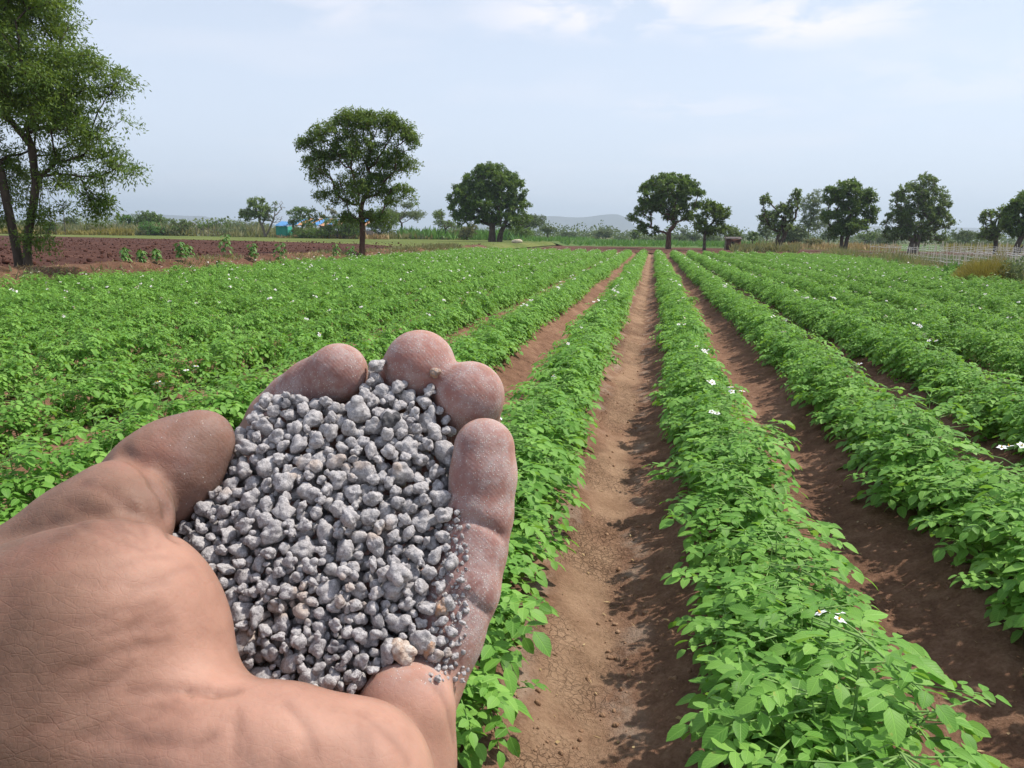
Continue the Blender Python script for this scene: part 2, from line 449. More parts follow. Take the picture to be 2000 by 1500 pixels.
# distant hills
az_px = np.linspace(-900, 2900, 380)
def ridge_h(px):
    h = 6 + 5 * np.sin(px * 0.004 + 1)
    h = h + 36 * smooth01((px - 760) / 330) * smooth01((1268 - px) / 62) - 3 * np.exp(-((px - 1130) / 30) ** 2) * (px > 1000) + 3 * np.exp(-((px - 1195) / 26) ** 2)
    h = h + 20 * smooth01((px + 200) / 500) * smooth01((620 - px) / 160) * (1 - 0.25 * smooth01((px - 380) / 60))
    h = h + 16 * smooth01((px - 1560) / 60) * smooth01((2300 - px) / 300)
    return h + 1.0 * vn(px * 0.03, px * 0, seed=77) + 0.5 * vn(px * 0.1, px * 0, seed=78)
DH = 4200.0
V = []
nr = 26
for j in range(nr):
    tt_ = j / (nr - 1)
    dd = DH - 900 * (1 - tt_)
    for px in az_px:
        p = cam_pts([cpt(px, hor(px), dd)])[0]
        hh = ridge_h(np.array([px]))[0] * DH / 1500 * (tt_ ** 1.7) * (1 + 0.25 * (1 - tt_) * vn(np.array([px * 0.02]), np.array([tt_ * 5]), seed=5)[0])
        V.append((p[0], p[1], max(hh, -0.05)))
nx = len(az_px)
i = (np.arange(nr - 1)[:, None] * nx + np.arange(nx - 1)[None, :]).ravel()
M_hill = land_mat('hill_scrub', (0.03, 0.04, 0.03), (0.06, 0.065, 0.045), (0.11, 0.09, 0.07), 0.01)
tag(build('hills', V, [np.stack([i, i + 1, i + nx + 1, i + nx], -1)], M_hill), 'flat topped hills faint and blue far behind the trees', kind='structure')

# ------------------------------------------------------------------ potato plants
TS = np.array([0.0, 0.22, 0.5, 0.78, 1.0])
WS = np.array([0.0, 0.42, 0.5, 0.33, 0.0])
def leaflets(P, D, N, L, Wd, fold, droop):
    """curved, folded ovate leaflets: 11 vertices, 8 faces each"""
    n = len(P)
    Sd = norm(np.cross(D, N)); N = norm(np.cross(Sd, D))
    V = np.zeros((n, 11, 3)); UV = np.zeros((n, 11, 2))
    for k, tk in enumerate(TS):
        c = P + D * (L * tk)[:, None] - N * (droop * L * tk * tk)[:, None]
        V[:, k] = c; UV[:, k] = (0.5, tk)
        if 0 < k < 4:
            w = Wd * WS[k]
            V[:, 4 + k] = c + Sd * w[:, None] + N * (fold * w)[:, None]; UV[:, 4 + k] = (0.5 + WS[k], tk)
            V[:, 7 + k] = c - Sd * w[:, None] + N * (fold * w)[:, None]; UV[:, 7 + k] = (0.5 - WS[k], tk)
    b = (np.arange(n) * 11)[:, None]
    T = np.concatenate([b + [0, 5, 1], b + [0, 1, 8], b + [3, 7, 4], b + [3, 4, 10]])
    Q = np.concatenate([b + [1, 5, 6, 2], b + [2, 6, 7, 3], b + [1, 2, 9, 8], b + [2, 3, 10, 9]])
    return V.reshape(-1, 3), UV.reshape(-1, 2), T, Q

def tubes(P0, P1, R0, R1, k=5):
    P0, P1 = np.asarray(P0, float), np.asarray(P1, float)
    R0 = np.asarray(R0, float); R1 = np.asarray(R1, float)
    n = len(P0)
    D = norm(P1 - P0)
    A = np.where(np.abs(D[:, 2:3]) > 0.9, np.array([[1., 0, 0]]), np.array([[0, 0, 1.]]))
    U = norm(np.cross(D, A)); Wv = np.cross(D, U)
    an = np.arange(k) * 2 * np.pi / k
    ring = U[:, None] * np.cos(an)[None, :, None] + Wv[:, None] * np.sin(an)[None, :, None]
    V = np.concatenate([P0[:, None] + ring * R0[:, None, None], P1[:, None] + ring * R1[:, None, None]], 1)
    b = (np.arange(n) * 2 * k)[:, None, None]
    j = np.arange(k)
    Q = b + np.stack([j, (j + 1) % k, k + (j + 1) % k, k + j], -1)[None]
    return V.reshape(-1, 3), Q.reshape(-1, 4)

def potato_data(seed, nleaf=92, rad=0.30, hgt=0.36):
    r = np.random.default_rng(seed)
    P, D, N, L, Wd, fo, dr, rn = [], [], [], [], [], [], [], []
    s0, s1, sr0, sr1 = [], [], [], []
    nst = 7
    stems = []
    for k in range(nst):
        a = 2 * np.pi * k / nst + r.uniform(-.4, .4)
        rr = rad * r.uniform(0.35, 0.95) * (0.15 if k == 0 else 1)
        top = np.array([np.cos(a) * rr, np.sin(a) * rr, hgt * (1.08 - 0.75 * (rr / rad) ** 2) * r.uniform(.85, 1.08)])
        bb = np.array([np.cos(a) * .03, np.sin(a) * .03, -0.03])
        mid = (bb + top) / 2 + np.array([0, 0, 0.05])
        stems.append((bb, mid, top))
        s0 += [bb, mid]; s1 += [mid, top * [1, 1, .96]]; sr0 += [.004, .003]; sr1 += [.003, .0012]
    for i in range(nleaf):
        bb, mid, top = stems[i % nst]
        u = 1.0 if i < 2 * nst else r.uniform(0.08, 1.0) ** (0.6 if i % 3 else 1.1)
        base = mid + (top - mid) * (2 * u - 1) if u > .5 else bb + (mid - bb) * 2 * u
        a = r.uniform(0, 2 * np.pi)
        out = norm(base[:2] + r.normal(0, .03, 2))
        dir2 = norm(np.array([np.cos(a), np.sin(a)]) * 0.9 + out * 0.45)
        el = r.uniform(0.0, 0.75) if u > .6 else r.uniform(-.1, .3)
        d = norm(np.array([dir2[0], dir2[1], el]))
        RL = r.uniform(0.10, 0.16)
        gl = r.uniform(0, 1); young = u > .93
        sc = r.uniform(0.8, 1.15) * (0.75 if young else 1)
        def rp(tk): return base + d * RL * tk + np.array([0, 0, -0.28 * RL * tk * tk * 1.6])
        side = norm(np.cross(d, [0, 0, 1]))
        s0.append(rp(0)); s1.append(rp(.95)); sr0.append(.002); sr1.append(.0012)
        for tk, sz in ((.38, .6), (.62, .85), (.84, 1.0)):
            tang = norm(rp(tk + .05) - rp(tk))
            for sg in (-1, 1):
                dd = norm(tang * .55 + side * sg + r.normal(0, .12, 3) + [0, 0, .12])
                P.append(rp(tk)); D.append(dd); N.append(norm(np.array([0, 0, 1]) + r.normal(0, .28, 3)))
                L.append(.0455 * sz * sc * r.uniform(.85, 1.1)); Wd.append(L[-1] * r.uniform(.58, .72)); rn.append(np.clip(gl * .6 + r.uniform(0, .4), 0, 1))
                fo.append(r.uniform(.05, .45)); dr.append(r.uniform(.05, .4))
        tang = norm(rp(1) - rp(.9))
        P.append(rp(.97)); D.append(norm(tang + r.normal(0, .1, 3))); N.append(norm(np.array([0, 0, 1]) + r.normal(0, .2, 3)))
        L.append(.055 * sc); Wd.append(.034 * sc); rn.append(gl * .6 + .2); fo.append(.2); dr.append(r.uniform(.1, .4))
    arr = [np.array(x) for x in (P, D, N, L, Wd, fo, dr)]
    V, UV, T, Q = leaflets(*arr)
    rnd = np.repeat(np.array(rn), 11)
    SV, SQ = tubes(s0, s1, sr0, sr1, 5)
    return V, UV, T, Q, rnd, SV, SQ

def flower_data(seed, n=3):
    r = np.random.default_rng(seed + 99)
    Vs, Fs, mi, b = [], [], [], 0
    base = np.array([r.uniform(-.1, .1), r.uniform(-.1, .1), 0.40])
    for k in range(n):
        c = base + np.array([r.uniform(-.03, .03), r.uniform(-.03, .03), r.uniform(0, .025)])
        nn = norm(np.array([r.normal(0, .4), r.normal(0, .4) - .3, 1]))
        u = norm(np.cross(nn, [1, 0.2, 0])); w = np.cross(nn, u)
        for p in range(5):
            a = p * 2 * np.pi / 5
            def pt(rr, da, h): return c + (u * np.cos(a + da) + w * np.sin(a + da)) * rr + nn * h
            Vs += [pt(.002, 0, 0), pt(.012, .55, .002), pt(.018, 0, .001), pt(.012, -.55, .002)]
            Fs.append([b, b + 1, b + 2, b + 3]); mi.append(0); b += 4
        for q in range(3):
            a = q * 2 * np.pi / 3
            Vs += [c + (u * np.cos(a) + w * np.sin(a)) * .004 + nn * .002, c + (u * np.cos(a + 2.09) + w * np.sin(a + 2.09)) * .004 + nn * .002, c + nn * .011, c + nn * .011 + u * .001]
            Fs.append([b, b + 1, b + 2, b + 3]); mi.append(1); b += 4
    # stalk
    Vs += [base + [0, 0, -.12], base + [.003, 0, -.12], base + [.003, 0, .01], base + [0, 0, .01]]
    Fs.append([b, b + 1, b + 2, b + 3]); mi.append(2)
    return np.array(Vs), np.array(Fs), mi

NV = 8
pdata = [potato_data(100 + k, rad=[.19, .205, .18, .195, .21, .185, .205, .19][k], hgt=[.36, .38, .34, .40, .36, .33, .38, .35][k]) for k in range(NV)]
M_list = [M_potato, M_pstem, M_flower, M_flowerc]
def whole_plant(k, flower):
    V, UV, T, Q, rnd, SV, SQ = pdata[k]
    n0 = len(V); VV = [V, SV]; uv = [UV, np.full((len(SV), 2), .5)]; rr = [rnd, np.full(len(SV), .5)]
    q = [Q, SQ + n0]; mi = [0] * (len(T)) + [0] * len(Q) + [1] * len(SQ)
    if flower:
        FV, FF, fm = flower_data(k, 4)
        q.append(FF + n0 + len(SV)); VV.append(FV); uv.append(np.full((len(FV), 2), .5)); rr.append(np.full(len(FV), .5))
        mi += [[2, 3, 1][m] for m in fm]
    return build('potato_crop_source', np.concatenate(VV), [T, np.concatenate(q)], M_list, rnd=np.concatenate(rr), uv=np.concatenate(uv), mi=mi, link=False)

# positions
def right_edge(y): return np.interp(y, [0, 17, 43, 60], [8.6, 8.7, 10.8, 11.6])
spots = []
for n in range(-12, 12):
    x0 = ROW0 + n * ROWS
    y = 1.05 + rng.uniform(0, .2)
    while y < 53:
        xx = x0 + rng.normal(0, .03) + 0.03 * math.sin(y * .7 + n)
        if xx < right_edge(y) and xx > -11.9:
            gap = rng.uniform() < 0.012
            if not gap:
                spots.append((xx, y, n))
        y += 0.205 * rng.uniform(.85, 1.15)
spots = np.array(spots)
# visibility measure: inside the frame and not behind the hand
inv = CMn.T
rel = (spots[:, :3].copy()); rel[:, 2] = .35
cc_ = (rel - np.array([0, 0, CAMZ])) @ CMn
dep = -cc_[:, 2]
px_ = 1000 + 1500 * cc_[:, 0] / dep; py_ = 750 - 1500 * cc_[:, 1] / dep
rp_ = 480 / np.maximum(dep, .3)
seen = (dep > .3) & (px_ > -rp_ * .8) & (px_ < 2000 + rp_ * .8) & (py_ < 1500 + rp_ * .9)
hid = (px_ < 930) & (py_ > 780 + (930 - px_) * .15) & (px_ + rp_ * .5 < 980) & ((px_ > 450) | (py_ > 1100 - px_ * .4))
cand = np.where(seen & ~hid)[0]
ind = cand[np.argsort(dep[cand])[:300]]
indset = set(ind.tolist())
rest = np.array([i for i in range(len(spots)) if i not in indset])
rowname = {0: 'in the row right of the middle furrow', -1: 'in the row left of the middle furrow, beside the little finger',
           1: 'in the second row right of the middle furrow', 2: 'in the third row right of the middle furrow',
           3: 'in the fourth row right of the middle furrow', 4: 'in the fifth row right of the middle furrow',
           -2: 'in the second row left of the middle furrow, above the ring finger', -3: 'in the third row left of the middle furrow, above the hand',
           -4: 'in the fourth row left of the middle furrow', -5: 'in the fifth row left of the middle furrow'}
proto = {}
fol_me, stem_me, flo_me = [], [], []
for k in range(NV):
    V, UV, T, Q, rnd, SV, SQ = pdata[k]
    a = build('foliage', V, [T, Q], M_potato, rnd=rnd, uv=UV, link=False)
    b = build('stem', SV, [SQ], M_pstem, link=False)
    fol_me.append(a.data); stem_me.append(b.data)
for k in range(NV):
    FV, FF, fm = flower_data(k, 3)
    flo_me.append(build('flower', FV, [FF], [M_flower, M_flowerc, M_pstem], mi=fm, link=False).data)
rank = {}
ordn = ['', 'first', 'second', 'third', 'fourth', 'fifth', 'sixth', 'seventh', 'eighth', 'ninth', 'tenth']
for i in ind:
    x, y, n = spots[i]; n = int(n)
    k = int(rng.integers(NV))
    e = empty('potato_plant', (x, y, 0.13))
    e.rotation_euler = (0, 0, rng.uniform(0, 6.283))
    s = rng.uniform(.86, 1.14)
    wd_ = (1.24 - .24 * min(1, max(0, (y - 3.2) / 3.5))) * (.86 if n <= -3 or n >= 3 else 1)
    e.scale = (s * wd_, s * wd_, s * rng.uniform(.9, 1.08))
    fl = rng.uniform() < (0.16 if y > 3 else .09)
    where = rowname.get(n, 'in the outer crop rows').split(',')[0]
    rank[n] = rank.get(n, 0) + 1
    nm = 'flowering potato plant' if fl else 'leafy potato plant'
    if n in (-1, 0, 1) and rank[n] <= 10:
        lab = '%s, %s from the bottom, %s' % (nm, ordn[rank[n]], where[7:])
    else:
        lab = '%s %s, %s' % (nm, 'midway' if y < 6.5 else 'farther off', where[7:])
    tag(e, lab, 'potato plant', 'potato plants ' + where)
    for nm2, me in (('foliage', fol_me[k]), ('stem', stem_me[k])) + ((('flower', flo_me[k]),) if fl else ()):
        c = bpy.data.objects.new(nm2, me); COL.objects.link(c); c.parent = e

# the rest of the crop, one object (geometry nodes, instances)
src = bpy.data.collections.new('crop_sources')
for k in range(NV):
    o = whole_plant(k, False); o.name = 'src_%02d' % k; src.objects.link(o)
for k in range(4):
    o = whole_plant(k, True); o.name = 'src_%02d' % (NV + k); src.objects.link(o)

def scatter(name, P, rot, scl, var, coll, nvar):
    me = bpy.data.meshes.new(name)
    me.vertices.add(len(P)); me.vertices.foreach_set('co', np.asarray(P, np.float32).ravel())
    a = me.attributes.new('rot', 'FLOAT_VECTOR', 'POINT'); a.data.foreach_set('vector', np.asarray(rot, np.float32).ravel())
    a = me.attributes.new('scl', 'FLOAT_VECTOR', 'POINT'); a.data.foreach_set('vector', np.asarray(scl, np.float32).ravel())
    a = me.attributes.new('var', 'INT', 'POINT'); a.data.foreach_set('value', np.asarray(var, np.int32))
    o = bpy.data.objects.new(name, me); COL.objects.link(o)
    g = bpy.data.node_groups.new(name + '_nodes', 'GeometryNodeTree')
    g.interface.new_socket('Geometry', in_out='INPUT', socket_type='NodeSocketGeometry')
    g.interface.new_socket('Geometry', in_out='OUTPUT', socket_type='NodeSocketGeometry')
    gi = g.nodes.new('NodeGroupInput'); go = g.nodes.new('NodeGroupOutput')
    ci = g.nodes.new('GeometryNodeCollectionInfo'); ci.inputs['Collection'].default_value = coll
    ci.inputs['Separate Children'].default_value = True; ci.inputs['Reset Children'].default_value = True
    ip = g.nodes.new('GeometryNodeInstanceOnPoints'); ip.inputs['Pick Instance'].default_value = True
    def na(nm, ty):
        n = g.nodes.new('GeometryNodeInputNamedAttribute'); n.data_type = ty; n.inputs['Name'].default_value = nm
        return n.outputs['Attribute']
    g.links.new(gi.outputs[0], ip.inputs['Points']); g.links.new(ci.outputs[0], ip.inputs['Instance'])
    g.links.new(na('var', 'INT'), ip.inputs['Instance Index'])
    er = g.nodes.new('FunctionNodeEulerToRotation')
    g.links.new(na('rot', 'FLOAT_VECTOR'), er.inputs[0]); g.links.new(er.outputs[0], ip.inputs['Rotation'])
    g.links.new(na('scl', 'FLOAT_VECTOR'), ip.inputs['Scale'])
    g.links.new(ip.outputs[0], go.inputs[0])
    m = o.modifiers.new('scatter', 'NODES'); m.node_group = g
    return o
rp3 = spots[rest].copy(); rp3[:, 2] = 0.13
nr_ = len(rest)
isf = rng.uniform(size=nr_) < np.where(spots[rest, 0] < -2, .34, .20)
var = np.where(isf, NV + rng.integers(0, 4, nr_), rng.integers(0, NV, nr_))
rot = np.stack([np.zeros(nr_), np.zeros(nr_), rng.uniform(0, 6.283, nr_)], -1)
sc1 = rng.uniform(.86, 1.14, nr_); wdn = np.where((spots[rest, 2] <= -3) | (spots[rest, 2] >= 3), .82, np.where(spots[rest, 1] < 5, 1.15, .97))
tag(scatter('potato_crop', rp3, rot, np.stack([sc1 * wdn, sc1 * wdn, sc1 * .98], -1), var, src, NV + 4), 'rest of the dense green potato crop in long ridged rows flecked with white flowers', 'crop', kind='stuff')

# ------------------------------------------------------------------ soil clods
def ico(sub):
    import bmesh
    bm = bmesh.new(); bmesh.ops.create_icosphere(bm, subdivisions=sub, radius=1.0)
    V = np.array([v.co[:] for v in bm.verts]); F = np.array([[v.index for v in f.verts] for f in bm.faces]); bm.free()
    return V, F
I1, F1 = ico(1); I2, F2 = ico(2); I3, F3 = ico(3); I4, F4 = ico(4)
def clod_field(name, n, xr, yr, rmin, rmax, mat, zf, label, seed):
    r = np.random.default_rng(seed)
    y = yr[0] * (yr[1] / yr[0]) ** r.uniform(size=n); x = r.uniform(*xr, n)
    kp = vn(x * 4, y * 4, seed=seed) + .5 * vn(x * 13, y * 13, seed=seed + 1) > .05
    x, y = x[kp], y[kp]; n = len(x)
    rad = rmin * (rmax / rmin) ** (r.uniform(size=n) ** 3.2)
    base = norm(I2)
    V = np.repeat(base[None], n, 0)
    sc = r.uniform(.6, 1.25, (n, 1, 3)); off = r.uniform(0, 100, (n, 1, 3))
    q = V * 1.4 + off
    disp = 1 + .38 * vn(q[..., 0], q[..., 1], q[..., 2], seed=5)
    V = V * disp[..., None] * sc * rad[:, None, None]
    V = V + np.stack([x, y, zf(x, y) + rad * .25], -1)[:, None]
    Fa = (F2[None] + (np.arange(n) * len(base))[:, None, None]).reshape(-1, 3)
    return tag(build(name, V.reshape(-1, 3), [Fa], mat, smooth=False), label, kind='stuff')
M_clod = soil_mat('clod_soil', (0.18, 0.10, 0.06), (0.31, 0.185, 0.115), (0.46, 0.31, 0.21), 1.6)
clod_field('soil_clods', 22000, (-2.4, 4.6), (1.7, 12), .002, .011, M_clod, soil_z, 'small crumbs and clods of brown soil lying in the furrows', 5)

clod_field('plough_clods', 14000, (-62, -14.3), (9, 72), .02, .085, M_plough, lambda x, y: terr(x, y) + 0.05, 'clods of red brown earth turned up by the plough', 6)
# ------------------------------------------------------------------ trees
def cards(P, D, N, L, Wd):
    Sd = norm(np.cross(D, N))
    V = np.stack([P, P + D * (L * .45)[:, None] + Sd * (Wd * .5)[:, None], P + D * L[:, None] - [0, 0, 0], P + D * (L * .45)[:, None] - Sd * (Wd * .5)[:, None]], 1)
    F = (np.arange(len(P)) * 4)[:, None] + np.arange(4)[None]
    return V.reshape(-1, 3), F

def make_tree(name, label, cat, base, stems, lobes, nclus, leaves_per, leaf, clus_r, mleaf, mbark, r0, seed,
              group=None, shell=0.55, bare=0.0, droop=0.3, extra=None, flat=0.75, gapn=0.9, kfac=0.0):
    """stems: list of polylines (metres, relative to base) for the trunk; lobes: (cx,cy,cz,rx,ry,rz[,weight])"""
    r = np.random.default_rng(seed)
    lob = np.array([list(l) + ([l[3] * l[4] * l[5]] if len(l) == 6 else []) for l in lobes], float)
    w = lob[:, 6] ** .75; w /= w.sum()
    C = []
    while len(C) < nclus:
        k = r.choice(len(lob), p=w)
        u = norm(r.normal(size=3)); rad = r.uniform(shell ** 2.2, 1) ** (1 / 2.2)
        p = lob[k, :3] + u * rad * lob[k, 3:6]
        if u[2] < -.35 and r.uniform() < .5: continue
        if vn(*[np.array([c]) for c in (p * gapn / max(clus_r, .2) * .5 + seed)], seed=seed)[0] < -.6: continue
        C.append(p)
    C = np.array(C)
    nodes = []; par = []
    tips = []
    for st in stems:
        prev = -1
        if st[0] == 'from':
            prev = st[1]; st = st[2:]
        for q0, q1 in zip(st[:-1], st[1:]):
            q0 = np.array(q0, float); q1 = np.array(q1, float)
            m = max(2, int(np.linalg.norm(q1 - q0) / (r0 * 2.2)))
            for j in range(m + (prev == -1)):
                f = (j + (prev != -1)) / m if prev != -1 else j / m
                nodes.append(q0 + (q1 - q0) * min(f, 1)); par.append(prev); prev = len(nodes) - 1
        tips.append(prev)
    ntr = len(nodes)
    hub = nodes[tips[0]]
    order = np.argsort(np.linalg.norm(C - hub, axis=1))
    NP = list(nodes)
    zmin = min(nodes[tp][2] for tp in tips) * 0.75
    dist0 = [0.0] * len(NP)
    for j in range(ntr):
        dist0[j] = 0 if par[j] < 0 else dist0[par[j]] + np.linalg.norm(NP[j] - NP[par[j]])
    step = max(clus_r * .8, .25)
    endn = []
    for ci in order:
        c = C[ci]
        A = np.array(NP)
        dv = np.linalg.norm(A - c, axis=1)
        cost = dv * 1.0 + 0.32 * np.array(dist0) + np.where(A[:, 2] < zmin, 50, 0) + np.where(A[:, 2] > c[2] + .3 * dv, dv * .5, 0)
        j = int(np.argmin(cost))
        p0 = A[j]; L = dv[j]; m = max(1, int(L / step))
        bend = norm(r.normal(size=3)) * L * .10 + np.array([0, 0, -L * .06])
        prev = j
        for q in range(1, m + 1):
            f = q / m
            p = p0 + (c - p0) * f + bend * math.sin(math.pi * f) + r.normal(size=3) * step * .07 * (q < m)
            NP.append(p); par.append(prev); dist0.append(dist0[prev] + np.linalg.norm(p - NP[prev])); prev = len(NP) - 1
        endn.append(prev)
    NP = np.array(NP); par = np.array(par)
    cnt = np.zeros(len(NP))
    for e in endn: cnt[e] += 1
    for j in range(len(NP) - 1, -1, -1):
        if par[j] >= 0: cnt[par[j]] += cnt[j]
    cnt = np.maximum(cnt, .6)
    rad = r0 * (cnt / max(cnt[:ntr].max(), 1)) ** .46
    rad[:ntr] = np.maximum(rad[:ntr], r0 * .35)
    if mbark is not None:
        flare = 1 + .45 * np.exp(-np.maximum(NP[:, 2], 0) / (r0 * 1.6))
        rr = rad * flare
        e = np.where(par >= 0)[0]
        big = rad[e] > r0 * .28
        V1, Q1 = tubes(NP[par[e[big]]], NP[e[big]], np.minimum(rr[par[e[big]]], rr[e[big]] * 1.35), rr[e[big]], 10)
        V2, Q2 = tubes(NP[par[e[~big]]], NP[e[~big]], np.minimum(rr[par[e[~big]]], rr[e[~big]] * 1.6), rr[e[~big]], 4)
        # twigs
        tv0, tv1 = [], []
        for c in C[:]:
            for q in range(3):
                tv0.append(c); tv1.append(c + norm(r.normal(size=3) + [0, 0, .2]) * clus_r * r.uniform(.6, 1.1))
        tr = max(rad.min() * .6, .004)
        V3, Q3 = tubes(np.array(tv0), np.array(tv1), np.full(len(tv0), tr), np.full(len(tv0), tr * .4), 3)
        TV = np.concatenate([V1, V2, V3]); TQ = np.concatenate([Q1, Q2 + len(V1), Q3 + len(V1) + len(V2)])
        wob = 0.06 * r0 * fbm(TV[:, 0] * 6, TV[:, 1] * 6, TV[:, 2] * 2, seed=4, oct=2)
        TV = TV + wob[:, None] * (np.abs(TV[:, 2:3]) < 1e9)
    leafy = C if bare == 0 else C[r.uniform(size=len(C)) > bare]
    if callable(extra):
        leafy = np.array([c for c in leafy if r.uniform() < extra(c)])
    nl = len(leafy) * leaves_per
    ctr = np.repeat(leafy, leaves_per, 0)
    # sprigs: leaves grouped along short drooping shoots
    ns = max(3, leaves_per // 9)
    sd = norm(r.normal(size=(len(leafy), ns, 3)) + [0, 0, .15])
    sidx = r.integers(0, ns, nl)
    ci = np.repeat(np.arange(len(leafy)), leaves_per)
    dvec = sd[ci, sidx]
    tt = r.uniform(.25, 1.15, nl)
    size = clus_r * r.uniform(.7, 1.25, len(leafy))[ci]
    P = ctr + dvec * (tt * size)[:, None] * [1, 1, flat] + [0, 0, 1] * (-droop * size * tt ** 2 * .5)[:, None] + r.normal(size=(nl, 3)) * (clus_r * .10)
    D = norm(dvec * .7 + r.normal(size=(nl, 3)) * .8 + [0, 0, -droop])
    N = norm(r.normal(size=(nl, 3)) * .8 + dvec * .4 + [0, 0, .9])
    L = leaf[0] * r.uniform(.7, 1.25, nl); Wd = leaf[1] * r.uniform(.7, 1.25, nl)
    LV, LF = cards(P, D, N, L, Wd)
    rv = np.clip(r.uniform(size=nl) * .55 + (r.uniform(size=len(leafy)) * .45)[ci], 0, 1)
    root = empty(name, base)
    root.rotation_euler = (0, 0, YAW)
    tag(root, label, cat, group)
    if mbark is not None:
        build('trunk', TV, [TQ], mbark, root)
    if nl: build('crown', LV, [LF], mleaf, root, smooth=False, rnd=np.repeat(rv, 4))
    return root

def far_tree(px, d, ytop, wpx, mleaf, mbark, label, seed, name='tree', cat='tree', shape='round', dens=1.0, ybot=None, lean=0, bare=0.0, group=None, trunkpx=None, extra=None):
    if d >= 180 and shape == 'round': shape = 'bush'
    b = at(px, d)
    m = d / 1500.0
    ybase = hor(px) + (CAMZ - b[2]) / m
    H = (ybase - ytop) * m; Wm = wpx * m * .58
    r = random.Random(seed)
    lobes = []
    c0 = H * (0.16 if shape == 'bush' else .34)
    if ybot is not None: c0 = (ybase - ybot) * m
    if shape == 'round':
        zc = (c0 + H) / 2; rz = (H - c0) / 2
        lobes.append((0, 0, zc + .05 * rz, Wm * .72, Wm * .72, rz * .86))
        for k in range(7):
            a = k * 2.4 + seed
            lobes.append((math.cos(a) * Wm * .55, math.sin(a) * Wm * .55, zc + rz * r.uniform(-.55, .5), Wm * .42, Wm * .42, rz * .36))
    elif shape == 'tall':
        for k in range(6):
            f = k / 5
            lobes.append((r.uniform(-.3, .3) * Wm, r.uniform(-.3, .3) * Wm, c0 + (H - c0) * (0.1 + .8 * f), Wm * (.85 - .35 * f), Wm * (.85 - .35 * f), (H - c0) * .2))
    elif shape == 'bush':
        for k in range(6):
            a = k * 2.4 + seed
            lobes.append((math.cos(a) * Wm * .5, math.sin(a) * Wm * .4, H * r.uniform(.3, .62), Wm * .5, Wm * .5, H * .38))
    elif shape == 'open':
        for k in range(9):
            a = k * 2.4 + seed
            f = r.uniform(0, 1)
            lobes.append((math.cos(a) * Wm * .75 * math.sin(.6 + 2.2 * f), math.sin(a) * Wm * .7, c0 + (H - c0) * (.12 + .75 * f), Wm * .3, Wm * .3, (H - c0) * .16))
    vol = Wm * Wm * (H - c0)
    rc = max(Wm, (H - c0) * .5) * .15
    npx = wpx * (H - c0) / m
    ncl = int(np.clip(npx / (9 if shape == 'bush' else 13), 40, 280) * dens)
    lf = max(.10, 2.1 * m)
    return make_tree(name, label, cat, b, [[(0, 0, -.1), (lean * .5, 0, c0 * .55), (lean, 0, c0 * 1.05 + .1)]], lobes, ncl,
                     int(34), (lf * 1.15, lf * .62), rc, mleaf, mbark, max((trunkpx or max(2.2, wpx * .045)) * m * .5, .04), seed,
                     shell=.35, bare=bare, group=group, extra=extra)

# --- big neem on the left with twin trunks
b = at(42, 17.0)
def cm(px, py, dd=0.0, px0=42, d=17.0, bb=None):
    m = d / 1500
    return ((px - px0) * m, dd, (hor(px0) + (CAMZ - b[2]) / m - py) * m)
make_tree('neem_tree', 'tall leafy neem tree with a forked twin trunk on the left edge', 'tree', b,
          [[cm(33, 545), cm(26, 470), cm(16, 400, .05), cm(8, 340, .1), cm(-14, 270, .2)],
           [cm(48, 545, -.05), cm(56, 470, -.1), cm(70, 400, 0), cm(80, 360, 0), cm(78, 290, 0)]],
          [(*cm(60, 60), 1.6, 1.5, 1.1), (*cm(20, 20, .5), 1.4, 1.5, 1.2), (*cm(140, 190, -.4), 1.2, 1.3, 1.0), (*cm(205, 170, 0), .75, .9, .55),
           (*cm(165, 130, .3), .7, .8, .4), (*cm(40, 200, .5), 1.3, 1.4, 1.1), (*cm(-90, 100), 1.7, 1.7, 1.5), (*cm(-120, 250), 1.4, 1.5, 1.2),
           (*cm(220, 265, -.3), .6, .8, .5), (*cm(190, 330, .2), .85, .9, .55), (*cm(245, 320, .2), .4, .6, .35), (*cm(190, 395, .2), .38, .5, .32),
           (*cm(130, 355, -.4), .6, .8, .3), (*cm(-20, 330, .3), .8, .9, .7), (*cm(85, 415, .1), .45, .5, .35), (*cm(75, 465, -.2), .35, .4, .26), (*cm(95, 275, .8), .9, .8, .6),
           (*cm(-40, -60), 1.8, 1.8, 1.0), (*cm(5, 400, .2), .35, .5, .5), (*cm(95, 20, 0), .8, .9, .6)],
          660, 200, (0.09, 0.028), .34, M_neem, M_bark, .09, 11, shell=.3, droop=.5, gapn=.8)

